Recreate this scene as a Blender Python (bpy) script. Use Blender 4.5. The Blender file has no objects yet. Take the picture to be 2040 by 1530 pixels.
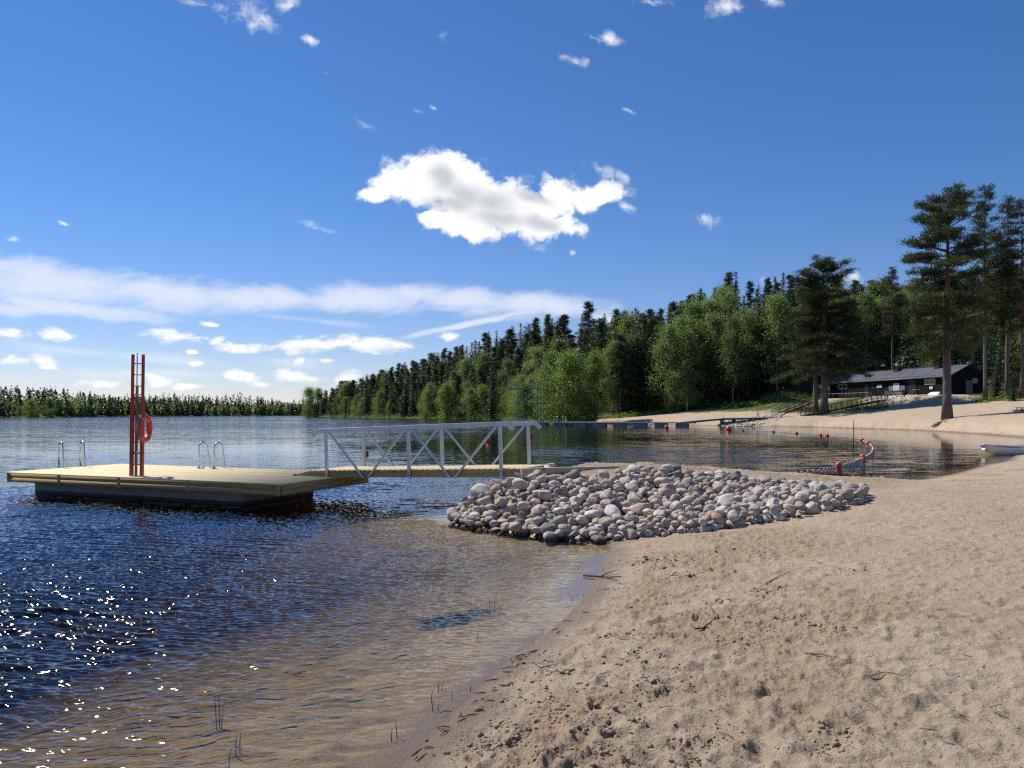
import bpy, math, random
import numpy as np
from mathutils import Vector, Matrix

SC = bpy.context.scene
COL = SC.collection
R = math.radians
random.seed(7)
RNG = np.random.default_rng(11)

# ------------------------------------------------------------------ camera
FPX, HZ, CAMZ = 1532.0, 823.0, 2.1          # focal length and horizon of the photo (2040x1530), eye height over the lake
cam_d = bpy.data.cameras.new("camera")
cam = bpy.data.objects.new("camera", cam_d)
COL.objects.link(cam)
cam.location = (0, 0, CAMZ)
cam.rotation_euler = (R(90), 0, 0)
cam_d.sensor_width = 36
cam_d.sensor_fit = 'HORIZONTAL'
cam_d.lens = 36 * FPX / 2040
cam_d.shift_y = (HZ - 765) / 2040
cam_d.clip_start = 0.05
cam_d.clip_end = 8000
SC.camera = cam
SC.render.resolution_x, SC.render.resolution_y = 1024, 768
SC.view_settings.view_transform = 'Standard'
SC.view_settings.look = 'None'
SC.view_settings.gamma = 1
SC.view_settings.exposure = 0.14
try:
    SC.cycles.use_denoising = False
    SC.cycles.filter_width = 1.25
    SC.cycles.denoiser = 'OPENIMAGEDENOISE'
    SC.cycles.max_bounces = 8
    SC.cycles.diffuse_bounces = 3
    SC.cycles.glossy_bounces = 3
    SC.cycles.transmission_bounces = 4
    SC.cycles.transparent_max_bounces = 12
    SC.cycles.volume_bounces = 0
    SC.cycles.caustics_reflective = False
    SC.cycles.caustics_refractive = False
    SC.cycles.sample_clamp_indirect = 4
except Exception:
    pass

# ------------------------------------------------------------------ sun
SUN_AZ, SUN_EL = -50.0, 49.0                 # azimuth from +Y towards +X, elevation
sd = Vector((math.sin(R(SUN_AZ)) * math.cos(R(SUN_EL)), math.cos(R(SUN_AZ)) * math.cos(R(SUN_EL)), math.sin(R(SUN_EL))))
sun_l = bpy.data.lights.new("sun", 'SUN')
sun_l.energy = 5.0
sun_l.angle = R(0.53)
sun_l.color = (1.0, 0.94, 0.85)
sun = bpy.data.objects.new("sun", sun_l)
COL.objects.link(sun)
sun.rotation_euler = (-sd).to_track_quat('-Z', 'Y').to_euler()
sun.location = (-30, 30, 60)


# ------------------------------------------------------------------ node helper
class NT:
    def __init__(self, tree):
        self.t = tree
        self.n = tree.nodes
        self.l = tree.links

    def new(self, typ, inputs=None, **props):
        n = self.n.new(typ)
        for k, v in props.items():
            setattr(n, k, v)
        if inputs:
            for k, v in inputs.items():
                s = n.inputs[k]
                if isinstance(v, bpy.types.NodeSocket):
                    self.l.new(v, s)
                else:
                    s.default_value = v
        return n

    def math(self, op, a, b=None, c=None, clamp=False):
        d = {0: a}
        if b is not None: d[1] = b
        if c is not None: d[2] = c
        return self.new('ShaderNodeMath', d, operation=op, use_clamp=clamp).outputs[0]

    def vmath(self, op, a, b=None):
        d = {0: a}
        if b is not None: d[1] = b
        return self.new('ShaderNodeVectorMath', d, operation=op).outputs[0]

    def rng(self, v, a, b, c=0.0, d=1.0, smooth=True):
        n = self.new('ShaderNodeMapRange', {0: v, 1: a, 2: b, 3: c, 4: d})
        n.interpolation_type = 'SMOOTHSTEP' if smooth else 'LINEAR'
        return n.outputs[0]

    def noise(self, vec, scale, detail=4.0, rough=0.55, dist=0.0, out=0):
        d = {'Scale': scale, 'Detail': detail, 'Roughness': rough, 'Distortion': dist}
        if vec is not None: d['Vector'] = vec
        return self.new('ShaderNodeTexNoise', d).outputs[out]

    def mix(self, f, a, b, blend='MIX'):
        n = self.new('ShaderNodeMix', data_type='RGBA', blend_type=blend)
        for s, v in ((n.inputs[0], f), (n.inputs[6], a), (n.inputs[7], b)):
            if isinstance(v, bpy.types.NodeSocket): self.l.new(v, s)
            else: s.default_value = v if not isinstance(v, tuple) or len(v) == 4 else (*v, 1)
        return n.outputs[2]

    def ramp(self, f, stops):
        n = self.new('ShaderNodeValToRGB', {0: f})
        e = n.color_ramp.elements
        while len(e) > 1: e.remove(e[0])
        e[0].position, e[0].color = stops[0][0], (*stops[0][1], 1)
        for p, c in stops[1:]:
            k = e.new(p)
            k.color = (*c, 1)
        return n.outputs[0]


# ------------------------------------------------------------------ sky and clouds (world, by direction)
def build_world():
    w = bpy.data.worlds.new("World")
    SC.world = w
    w.use_nodes = True
    T = NT(w.node_tree)
    T.n.clear()
    out = T.new('ShaderNodeOutputWorld')
    sky = T.new('ShaderNodeTexSky', sky_type='NISHITA')
    sky.sun_disc = False
    sky.sun_elevation = R(SUN_EL)
    sky.sun_rotation = R(SUN_AZ % 360)
    sky.altitude = 100
    sky.air_density = 1.0
    sky.dust_density = 0.0
    sky.ozone_density = 3.0
    d0 = T.new('ShaderNodeTexCoord').outputs['Generated']
    elev = T.new('ShaderNodeSeparateXYZ', {0: d0}).outputs[2]
    tcol = T.mix(T.rng(elev, 0.0, 0.30), (0.93, 0.91, 1.14), (0.80, 0.945, 1.19))
    tint = T.mix(1.0, sky.outputs[0], tcol, 'MULTIPLY')
    hsv = T.new('ShaderNodeHueSaturation', {'Saturation': 1.10, 'Color': tint})
    bg = T.new('ShaderNodeBackground', {'Color': hsv.outputs[0], 'Strength': 0.083})
    d = T.new('ShaderNodeTexCoord').outputs['Generated']
    sep = T.new('ShaderNodeSeparateXYZ', {0: d})
    ys = T.math('MAXIMUM', sep.outputs[1], 0.02)
    u = T.math('MULTIPLY', T.math('DIVIDE', sep.outputs[0], ys), FPX / 1000)
    v = T.math('MULTIPLY', T.math('DIVIDE', sep.outputs[2], ys), FPX / 1000)
    uv = T.new('ShaderNodeCombineXYZ', {0: u, 1: v, 2: 0.0}).outputs[0]
    # edges of the clouds wander with a low noise
    wob = T.noise(uv, 9.0, 3.0, 0.6, out=1)
    wv = T.vmath('MULTIPLY', T.vmath('SUBTRACT', wob, (0.5, 0.5, 0.5)), (0.07, 0.05, 0.0))
    uvw = T.vmath('ADD', uv, wv)

    def field(blobs, vec, soft=0.25):
        acc = None
        for cx, cy, rx, ry, rot in blobs:
            m = T.new('ShaderNodeMapping', {'Vector': vec, 'Location': ((cx - 1020) / 1000, (HZ - cy) / 1000, 0),
                                            'Rotation': (0, 0, R(-rot)), 'Scale': (rx / 1000, ry / 1000, 1)}, vector_type='TEXTURE')
            ln = T.new('ShaderNodeVectorMath', {0: m.outputs[0]}, operation='LENGTH').outputs['Value']
            f = T.math('MAXIMUM', T.math('SUBTRACT', 1.0, ln), -1.0)
            acc = f if acc is None else T.math('SMOOTH_MAX', acc, f, soft)
        return acc

    big = [(872, 352, 90, 60, 10), (800, 368, 75, 34, -8), (750, 388, 48, 20, 0), (945, 392, 115, 62, 25), (1035, 425, 120, 46, 12),
           (930, 445, 70, 30, 12), (1110, 390, 45, 50, -25), (1185, 388, 60, 28, -10), (1090, 450, 80, 26, 0), (870, 438, 40, 18, 20)]
    small = [(738, 256, 34, 15, 30), (655, 147, 16, 11, 20), (875, 75, 28, 20, 40), (510, 28, 72, 46, 20), (560, 4, 50, 26, 0), (400, 6, 70, 16, 8),
             (1450, 10, 60, 34, -15), (1530, 2, 50, 16, 0), (1300, 4, 44, 10, 0), (1215, 75, 34, 14, 20), (1140, 122, 36, 12, 5), (1170, 72, 24, 10, 20), (616, 84, 22, 11, 45),
             (1200, 338, 46, 15, 25), (1242, 350, 16, 22, 10), (1245, 408, 14, 14, 30), (1402, 440, 34, 17, 20), (636, 458, 50, 10, 28), (1540, 556, 44, 14, 0), (1258, 218, 20, 6, 5),
             (125, 441, 14, 5, 0), (25, 481, 20, 6, 0), (866, 212, 14, 5, 20), (825, 222, 18, 8, 20), (1140, 497, 10, 8, 0), (1700, 548, 40, 14, 10)]
    low = [(22, 664, 46, 15, 5), (112, 668, 46, 15, 8), (345, 668, 66, 18, 6), (430, 678, 25, 9, -20), (480, 692, 84, 14, 3), (625, 685, 85, 21, -4), (745, 687, 92, 23, 4),
           (30, 718, 50, 11, 0), (88, 718, 40, 13, 8), (100, 732, 24, 7, 0), (202, 765, 52, 11, 0), (318, 757, 52, 15, 10), (372, 768, 40, 9, 0), (485, 749, 46, 15, 12), (592, 752, 70, 17, 6),
           (390, 723, 22, 7, 0), (600, 718, 20, 10, 0), (520, 765, 28, 7, 0), (690, 752, 34, 16, -20), (893, 672, 22, 11, 0), (380, 700, 18, 6, 0), (650, 718, 20, 6, 0), (420, 643, 24, 6, 5)]
    band = [(-120, 545, 300, 62, 6), (120, 565, 230, 50, 8), (330, 583, 210, 42, 8), (480, 592, 160, 34, 4), (560, 590, 90, 30, 8), (720, 594, 190, 38, 2), (820, 585, 90, 26, 0), (920, 598, 150, 32, 4),
            (1080, 605, 170, 32, 4), (150, 615, 220, 22, 8), (-40, 612, 150, 18, 4), (960, 640, 180, 8, -12), (1250, 640, 130, 12, 10)]
    wisps = [(330, 716, 260, 16, 5), (150, 700, 180, 14, 5), (640, 640, 180, 10, 6), (300, 745, 240, 16, 0), (1040, 630, 180, 18, 2), (560, 720, 140, 18, 4)]

    n1 = T.math('SUBTRACT', T.noise(uvw, 17.0, 9.0, 0.64, 0.15), 0.5)
    n2 = T.math('SUBTRACT', T.noise(T.vmath('MULTIPLY', uv, (1.0, 2.2, 1.0)), 5.0, 8.0, 0.62, 0.4), 0.5)
    cum_f = field(big, uvw)
    a_big = T.rng(T.math('ADD', cum_f, T.math('MULTIPLY', n1, 1.9)), -0.06, 0.34)
    a_big = T.math('MAXIMUM', a_big, T.math('MULTIPLY', T.rng(T.math('ADD', cum_f, T.math('MULTIPLY', n1, 3.6)), -0.15, 1.0), 0.75))
    sm_f = field(small, uvw, 0.05)
    a_small = T.math('MULTIPLY', T.rng(T.math('ADD', sm_f, T.math('MULTIPLY', n1, 4.2)), 0.15, 1.7), 0.92)
    lo_f = field(low, T.vmath('ADD', uv, T.vmath('MULTIPLY', wv, (0.45, 0.35, 0.0))), 0.12)
    nlow = T.math('SUBTRACT', T.noise(T.vmath('MULTIPLY', uv, (0.8, 2.0, 1.0)), 24.0, 8.0, 0.62, 0.2), 0.5)
    a_low = T.math('MULTIPLY', T.rng(T.math('ADD', lo_f, T.math('MULTIPLY', nlow, 2.4)), 0.02, 0.72), 0.92)
    ba_f = field(band, T.vmath('ADD', uv, T.vmath('MULTIPLY', wv, (0.6, 0.35, 0.0))), 0.25)
    nb = T.math('SUBTRACT', T.noise(T.vmath('MULTIPLY', uv, (1.0, 2.4, 1.0)), 9.0, 8.0, 0.6, 0.6), 0.5)
    a_band = T.math('MULTIPLY', T.rng(T.math('ADD', ba_f, T.math('MULTIPLY', nb, 1.5)), -0.05, 0.85), 0.86)
    wi_f = field(wisps, uv, 0.2)
    a_wisp = T.math('MULTIPLY', T.rng(T.math('ADD', wi_f, T.math('MULTIPLY', n2, 2.2)), 0.0, 1.2), 0.34)
    al = T.math('MAXIMUM', T.math('MAXIMUM', a_big, a_small), T.math('MAXIMUM', a_low, T.math('MAXIMUM', a_band, a_wisp)))
    al = T.math('MULTIPLY', al, T.rng(sep.outputs[1], 0.02, 0.2))
    # grey undersides where the big cloud is thick
    grey = field([(880, 350, 36, 30, 55), (930, 385, 70, 26, 25), (985, 408, 62, 28, 15), (905, 400, 70, 20, 0), (1000, 435, 80, 22, 10), (1075, 450, 60, 16, 10), (1060, 400, 40, 12, 15)], uvw, 0.3)
    g = T.math('MULTIPLY', T.rng(T.math('ADD', grey, T.math('MULTIPLY', T.math('SUBTRACT', T.noise(uv, 14.0, 4.0, 0.5), 0.5), 0.9)), -0.35, 0.95), 0.62)
    lowg = field([(700, 700, 60, 9, 0), (780, 698, 60, 9, 4), (620, 696, 60, 8, 0), (350, 680, 40, 6, 0), (610, 762, 50, 8, 0), (112, 676, 30, 5, 0)], uv, 0.3)
    g = T.math('MAXIMUM', g, T.math('MULTIPLY', T.rng(T.math('ADD', lowg, nlow), 0.0, 0.9), 0.3))
    g = T.math('MAXIMUM', g, T.math('MULTIPLY', T.rng(T.noise(uvw, 34.0, 6.0, 0.65, 0.3), 0.48, 0.75), 0.22))
    ccol = T.mix(g, (0.95, 0.955, 0.975), (0.31, 0.36, 0.42))
    ccol = T.mix(T.math('MULTIPLY', T.rng(a_band, 0.0, 0.9), T.math('SUBTRACT', 1.0, T.math('MAXIMUM', a_low, a_big))), ccol, (0.72, 0.77, 0.90))
    bgc = T.new('ShaderNodeBackground', {'Color': ccol, 'Strength': 1.0})
    mx = T.new('ShaderNodeMixShader', {0: al, 1: bg.outputs[0], 2: bgc.outputs[0]})
    T.l.new(mx.outputs[0], out.inputs[0])
    w.cycles.sampling_method = 'MANUAL'
    w.cycles.sample_map_resolution = 512


build_world()


# ------------------------------------------------------------------ small numeric helpers
def sstep(a, b, x):
    t = np.clip((x - a) / (b - a), 0, 1)
    return t * t * (3 - 2 * t)


def _hash(ix, iy, seed):
    h = (ix.astype(np.int64) * 374761393 + iy.astype(np.int64) * 668265263 + seed * 1442695041) & 0xffffffff
    h = ((h ^ (h >> 13)) * 1274126177) & 0xffffffff
    h = ((h ^ (h >> 16)) * 2246822519) & 0xffffffff
    return ((h ^ (h >> 15)) & 0xffffff).astype(np.float32) / 16777215.0


def vnoise(x, y, seed=0):
    x0, y0 = np.floor(x), np.floor(y)
    fx, fy = x - x0, y - y0
    fx = fx * fx * fx * (fx * (fx * 6 - 15) + 10)
    fy = fy * fy * fy * (fy * (fy * 6 - 15) + 10)
    a, b = _hash(x0, y0, seed), _hash(x0 + 1, y0, seed)
    c, d = _hash(x0, y0 + 1, seed), _hash(x0 + 1, y0 + 1, seed)
    return (a + (b - a) * fx) * (1 - fy) + (c + (d - c) * fx) * fy - 0.5


def fbm(x, y, octv=4, seed=0, gain=0.5):
    s, amp = 0, 1.0
    for i in range(octv):
        s = s + amp * vnoise(x * 2 ** i * 1.03 + 17.3 * i, y * 2 ** i - 9.1 * i, seed + i)
        amp *= gain
    return s


def at(px, py, Y):
    """the point of the photo's pixel at depth Y"""
    return Vector(((px - 1020) / FPX * Y, Y, CAMZ + (HZ - py) / FPX * Y))


def gnd(px, py, z=0.0):
    Y = (CAMZ - z) * FPX / (py - HZ)
    return ((px - 1020) / FPX * Y, Y)


# ------------------------------------------------------------------ the lake's outline (plan view, metres)
SHORE_NEAR = [(-400, -60), (-120, -40), (-30, -15), (-12, -6), (-6, -1.6), (-3.3, 1.4), (-1.7, 3.2)] + \
    [gnd(*p) for p in ((800, 1530), (868, 1452), (925, 1400), (962, 1360), (1010, 1320), (1060, 1280), (1115, 1235), (1150, 1200), (1178, 1160), (1200, 1130), (1212, 1100), (1216, 1076))]
SPIT = [(1.36, 12.95), (0.7, 13.35), (0.0, 14.1), (-0.6, 14.6), (-1.15, 15.3), (-0.9, 16.2), (-0.2, 17.0), (0.25, 17.9), (0.9, 18.7), (2.6, 19.5), (5.0, 20.5), (8.5, 22.4)]
COVE = [gnd(1830, 957), gnd(1900, 944), gnd(1960, 927), (21.5, 33.5), (25.3, 38.6), (30, 41.5), (38, 45), (44, 54), (43.6, 64)] + \
    [gnd(*p) for p in ((1947, 864.5), (1890, 861), (1837, 857.8), (1770, 855.5), (1700, 853.6), (1620, 850.8), (1546, 850), (1480, 849), (1430, 848.5), (1390, 847))] + \
    [(30.5, 134), (27, 141), (21, 149), (14.5, 160), (9, 172), (4, 190), (-3, 228), (-20, 262), (-31, 285), (-44, 308), (-62, 345), (-80, 382), (-100, 420), (-118, 455), (-122, 466), (-104, 500), (-70, 560), (-40, 700)]
FAR = [(-60, 790), (-150, 770), (-192, 705), (-223, 610), (-241, 490), (-268, 400), (-310, 360), (-420, 330), (-800, 280), (-1400, 200), (-1400, -60)]
LAKE = np.array(SHORE_NEAR + SPIT + COVE + FAR, dtype=np.float64)


def sdist(x, y):
    """signed distance to the shore, + on land"""
    x = np.asarray(x, dtype=np.float64); y = np.asarray(y, dtype=np.float64)
    d2 = np.full(x.shape, 1e18)
    ins = np.zeros(x.shape, bool)
    P = LAKE
    for i in range(len(P)):
        ax, ay = P[i - 1]
        bx, by = P[i]
        ex, ey = bx - ax, by - ay
        t = np.clip(((x - ax) * ex + (y - ay) * ey) / (ex * ex + ey * ey), 0, 1)
        dx, dy = x - ax - t * ex, y - ay - t * ey
        np.minimum(d2, dx * dx + dy * dy, out=d2)
        if ay != by:
            c = ((ay > y) != (by > y)) & (x < ex * (y - ay) / (by - ay) + ax)
            ins ^= c
    d = np.sqrt(d2)
    return np.where(ins, -d, d)


RIDGE = [(0.1, 16.95, 0.66), (0.6, 17.1, 0.93), (1.5, 17.55, 0.98), (2.8, 18.1, 0.92), (4.6, 19.1, 0.76), (7.6, 20.7, 0.47), (10.4, 22.1, 0.22)]
CAB_A = Vector((68.4, 120.0, 4.87))       # near front corner of the bath house
CAB_B = Vector((61.8, 149.5, 4.87))


def height(x, y, d=None):
    x = np.asarray(x, dtype=np.float64); y = np.asarray(y, dtype=np.float64)
    if d is None: d = sdist(x, y)
    dp = np.maximum(d, 0)
    # near beach
    zn = 0.56 * (1 - np.exp(-dp / 4.6)) + 0.012 * np.maximum(dp - 8, 0) * sstep(8, 40, dp)
    # far beach and the wooded hill
    r = x / np.maximum(y, 1)
    s = np.interp(r, [0.10, 0.18, 0.26, 0.34, 0.40, 0.44, 0.5, 0.6, 0.7], [0.05, 0.085, 0.12, 0.145, 0.075, 0.11, 0.125, 0.12, 0.12])
    zt = np.interp(r, [0.1, 0.2, 0.3, 0.4, 0.5, 0.7], [1.5, 2.4, 3.8, 4.9, 5.2, 5.2])
    zb = s * dp + np.interp(r, [0.33, 0.40, 0.46], [0.25, 1.0, 1.1]) * (1 - np.exp(-dp / np.interp(r, [0.33, 0.4], [1.2, 2.4])))
    zb = zt - np.log1p(np.exp(np.clip((zt - zb) * 3.0, -40, 40))) / 3.0
    zb = np.maximum(zb, 0)
    hh = np.interp(y, [60, 100, 150, 200, 280, 340, 400, 460], [0, 11, 16.5, 17, 17.5, 14, 9.0, 3.0]) * np.interp(r, [0.36, 0.46], [1.0, 0.45])
    hill = 1.0 * hh * sstep(np.interp(r, [-0.3, 0.12, 0.2, 0.7], [2, 4, 18, 26]), np.interp(r, [-0.3, 0.1, 0.2, 0.7], [40, 42, 60, 85]), dp)
    far_side = (x < -130 - 0.0 * y) & (y > 60) | (y > 520)
    hill = np.where(far_side, 8 * sstep(2, 40, dp), hill)
    zh = zb + hill + np.where(y > 135, 0.5 * (1 - np.exp(-dp / 1.5)), 0)
    w = sstep(44, 66, y)
    z = zn * (1 - w) + zh * w
    # a level pad under the bath house
    ex = (CAB_B - CAB_A).normalized()
    u = (x - CAB_A.x) * ex.x + (y - CAB_A.y) * ex.y
    v = (x - CAB_A.x) * ex.y - (y - CAB_A.y) * ex.x
    pad = sstep(-9, -1.5, u) * (1 - sstep(31, 37, u)) * sstep(-7.0, -2.2, v) * (1 - sstep(9, 15, v))
    z = z * (1 - pad) + CAB_A.z * pad
    # the bank of sand out to the gangway
    m = np.full(x.shape, -9.0)
    first = True
    for (ax, ay, ah), (bx, by, bh) in zip(RIDGE[:-1], RIDGE[1:]):
        ex, ey = bx - ax, by - ay
        t = np.clip(((x - ax) * ex + (y - ay) * ey) / (ex * ex + ey * ey), 0, 1)
        ox, oy = x - ax - t * ex, y - ay - t * ey
        dist = np.sqrt(ox * ox + oy * oy)
        back = (ex * oy - ey * ox) > 0
        fl = np.maximum(dist - 0.45, 0)
        hgt = ah + (bh - ah) * t - fl * np.where(back, 0.52, np.interp(ax, [-0.4, 1.5, 4.6, 8], [0.30, 0.245, 0.17, 0.13]))
        if first:
            L_ = math.hypot(ex, ey)
            hgt = hgt - 0.55 * np.maximum(-((x - ax) * ex + (y - ay) * ey) / L_, 0) ; first = False
        m = np.maximum(m, hgt)
    k = 0.06
    z = np.where(d > -1.5, np.where(m > -1, np.logaddexp(z / k, m / k) * k - 0.0 * z, z), z)
    spit = (x > -3) & (x < 3) & (y > 12) & (y < 20)
    z = np.where(spit & (d > 0), np.minimum(z, 0.03 + 0.62 * d), z)
    # lake bed
    dm = np.maximum(-d, 0)
    shal = np.where((x > 4) & (y < 90), np.where(x < 13, 0.2, 0.12), 0.07)
    zl = -(shal * dm + 0.022 * np.minimum(dm, 12.0) ** 2 * (1 + 0.8 * fbm(x * 0.35, y * 0.35, 2, 201))) - 0.02 * (dm > 0)
    zl = np.maximum(zl, -4.5)
    z = np.where(d < 0, zl, np.maximum(z, 0.0))
    return z


def hz(x, y):
    return float(height(np.array([x]), np.array([y]))[0])


# ------------------------------------------------------------------ object helpers
def tag(o, label=None, cat=None, group=None, kind=None):
    if label: o['label'] = label
    if cat: o['category'] = cat
    if group: o['group'] = group
    if kind: o['kind'] = kind
    return o


def thing(name, label, cat, loc=(0, 0, 0), rotz=0.0, group=None):
    o = bpy.data.objects.new(name, None)
    o.empty_display_size = 0.2
    COL.objects.link(o)
    o.location = loc
    o.rotation_euler = (0, 0, rotz)
    return tag(o, label, cat, group)


def link_mesh(name, me, mat, parent=None):
    o = bpy.data.objects.new(name, me)
    if mat is not None and not me.materials:
        for m_ in (mat if isinstance(mat, (list, tuple)) else [mat]):
            me.materials.append(m_)
    COL.objects.link(o)
    if parent is not None: o.parent = parent
    return o


def mesh_np(name, V, F, smooth=False, mats=None):
    """mesh from numpy arrays; F is (n,3) or (n,4), or a list of such arrays"""
    me = bpy.data.meshes.new(name)
    V = np.ascontiguousarray(V, dtype=np.float32)
    Fs = F if isinstance(F, list) else [F]
    Fs = [np.asarray(f, dtype=np.int32) for f in Fs if len(f)]
    nl = sum(f.size for f in Fs)
    nf = sum(len(f) for f in Fs)
    me.vertices.add(len(V)); me.vertices.foreach_set('co', V.ravel())
    me.loops.add(nl); me.loops.foreach_set('vertex_index', np.concatenate([f.ravel() for f in Fs]))
    tot = np.concatenate([np.full(len(f), f.shape[1], dtype=np.int32) for f in Fs])
    st = np.concatenate([[0], np.cumsum(tot)[:-1]]).astype(np.int32)
    me.polygons.add(nf)
    me.polygons.foreach_set('loop_start', st)
    me.polygons.foreach_set('loop_total', tot)
    if smooth: me.polygons.foreach_set('use_smooth', np.ones(nf, dtype=bool))
    me.update(calc_edges=True)
    return me


def set_attr(me, name, arr):
    a = me.attributes.new(name, 'FLOAT', 'POINT')
    a.data.foreach_set('value', np.ascontiguousarray(arr, dtype=np.float32).ravel())


class MB:
    """collects boxes, beams, tubes and builds ONE mesh"""
    def __init__(self):
        self.V, self.F, self.S, self.n = [], [], [], 0

    def add(self, V, F, smooth=False):
        V = np.asarray([tuple(v) for v in V], dtype=np.float64)
        self.V.append(V)
        for f in F:
            self.F.append(tuple(i + self.n for i in f)); self.S.append(smooth)
        self.n += len(V)
        return self

    def obox(self, c, ax, ay, az):
        """box of centre c and half axes"""
        c, ax, ay, az = Vector(c), Vector(ax), Vector(ay), Vector(az)
        vs = [c + sx * ax + sy * ay + sz * az for sz in (-1, 1) for sy in (-1, 1) for sx in (-1, 1)]
        return self.add(vs, [(0, 2, 3, 1), (4, 5, 7, 6), (0, 1, 5, 4), (2, 6, 7, 3), (0, 4, 6, 2), (1, 3, 7, 5)])

    def box(self, x0, x1, y0, y1, z0, z1):
        return self.obox(((x0 + x1) / 2, (y0 + y1) / 2, (z0 + z1) / 2), ((x1 - x0) / 2, 0, 0), (0, (y1 - y0) / 2, 0), (0, 0, (z1 - z0) / 2))

    def beam(self, p0, p1, w, h, up=(0, 0, 1)):
        p0, p1, up = Vector(p0), Vector(p1), Vector(up)
        d = (p1 - p0)
        e = d.normalized()
        s = e.cross(up)
        if s.length < 1e-4: s = e.cross(Vector((1, 0, 0)))
        s.normalize()
        u = s.cross(e).normalized()
        return self.obox((p0 + p1) / 2, d / 2, s * w / 2, u * h / 2)

    def tube(self, pts, r, n=8, cap=True):
        pts = [Vector(p) for p in pts]
        rs = r if isinstance(r, (list, tuple)) else [r] * len(pts)
        V, F = [], []
        prev = None
        for i, p in enumerate(pts):
            t = (pts[min(i + 1, len(pts) - 1)] - pts[max(i - 1, 0)]).normalized()
            if prev is None:
                a = t.cross(Vector((0, 0, 1)))
                if a.length < 1e-3: a = t.cross(Vector((1, 0, 0)))
            else:
                a = prev - t * prev.dot(t)
            a.normalize(); prev = a
            b = t.cross(a)
            for k in range(n):
                th = 2 * math.pi * k / n
                V.append(p + (a * math.cos(th) + b * math.sin(th)) * rs[i])
        for i in range(len(pts) - 1):
            for k in range(n):
                F.append((i * n + k, i * n + (k + 1) % n, (i + 1) * n + (k + 1) % n, (i + 1) * n + k))
        self.add(V, F, True)
        if cap:
            m = self.n - len(V)
            self.F.append(tuple(m + k for k in reversed(range(n)))); self.S.append(False)
            self.F.append(tuple(m + (len(pts) - 1) * n + k for k in range(n))); self.S.append(False)
        return self

    def cyl(self, c0, c1, r, n=12):
        return self.tube([c0, c1], r, n)

    def sphere(self, c, r, nu=12, nv=8, sc=(1, 1, 1)):
        c = Vector(c)
        V, F = [], []
        for j in range(nv + 1):
            ph = math.pi * j / nv
            for i in range(nu):
                th = 2 * math.pi * i / nu
                V.append(c + Vector((math.sin(ph) * math.cos(th) * r * sc[0], math.sin(ph) * math.sin(th) * r * sc[1], math.cos(ph) * r * sc[2])))
        for j in range(nv):
            for i in range(nu):
                F.append((j * nu + i, (j + 1) * nu + i, (j + 1) * nu + (i + 1) % nu, j * nu + (i + 1) % nu))
        return self.add(V, F, True)

    def torus(self, c, axis, Rr, r, nu=36, nv=12, a0=0.0, a1=2 * math.pi):
        c, ax = Vector(c), Vector(axis).normalized()
        a = ax.cross(Vector((0, 0, 1)))
        if a.length < 1e-3: a = Vector((1, 0, 0))
        a.normalize(); b = ax.cross(a)
        V, F = [], []
        full = abs(a1 - a0 - 2 * math.pi) < 1e-4
        m = nu if full else nu + 1
        for i in range(m):
            th = a0 + (a1 - a0) * i / nu
            rd = a * math.cos(th) + b * math.sin(th)
            for j in range(nv):
                ph = 2 * math.pi * j / nv
                V.append(c + rd * (Rr + r * math.cos(ph)) + ax * r * math.sin(ph))
        for i in range(nu):
            for j in range(nv):
                i2 = (i + 1) % m
                F.append((i * nv + j, i2 * nv + j, i2 * nv + (j + 1) % nv, i * nv + (j + 1) % nv))
        return self.add(V, F, True)

    def build(self, name, mat, parent=None, bevel=0.0, smooth=None):
        me = bpy.data.meshes.new(name)
        me.from_pydata(np.concatenate(self.V).tolist(), [], self.F)
        if smooth is not None: self.S = [smooth] * len(self.F)
        me.polygons.foreach_set('use_smooth', self.S)
        me.update()
        o = link_mesh(name, me, mat, parent)
        if bevel:
            b = o.modifiers.new('bevel', 'BEVEL'); b.width = bevel; b.segments = 2; b.limit_method = 'ANGLE'; b.angle_limit = R(40)
        return o


# ------------------------------------------------------------------ plain materials
def new_mat(name):
    m = bpy.data.materials.new(name)
    m.use_nodes = True
    T = NT(m.node_tree)
    p = T.n['Principled BSDF']
    return m, T, p


def mat_simple(name, col, rough=0.6, metal=0.0, var=0.25, scale=6.0, bump=0.0, bscale=60.0, coords='Object', spec=0.5):
    m, T, p = new_mat(name)
    tc = T.new('ShaderNodeTexCoord').outputs[coords]
    n = T.noise(tc, scale, 5.0, 0.6)
    f = T.rng(n, 0.3, 0.7, 0.0, 1.0)
    dark = tuple(c * (1 - var) for c in col)
    lite = tuple(min(1, c * (1 + var * 0.6)) for c in col)
    T.l.new(T.mix(f, dark, lite), p.inputs['Base Color'])
    p.inputs['Roughness'].default_value = rough
    p.inputs['Metallic'].default_value = metal
    p.inputs['Specular IOR Level'].default_value = spec
    if bump:
        b = T.new('ShaderNodeBump', {'Strength': bump, 'Distance': 0.01, 'Height': T.noise(tc, bscale, 5.0, 0.65)})
        T.l.new(b.outputs[0], p.inputs['Normal'])
    return m


# ------------------------------------------------------------------ ground: one sheet, fine near the camera
M_SAND = []


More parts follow.
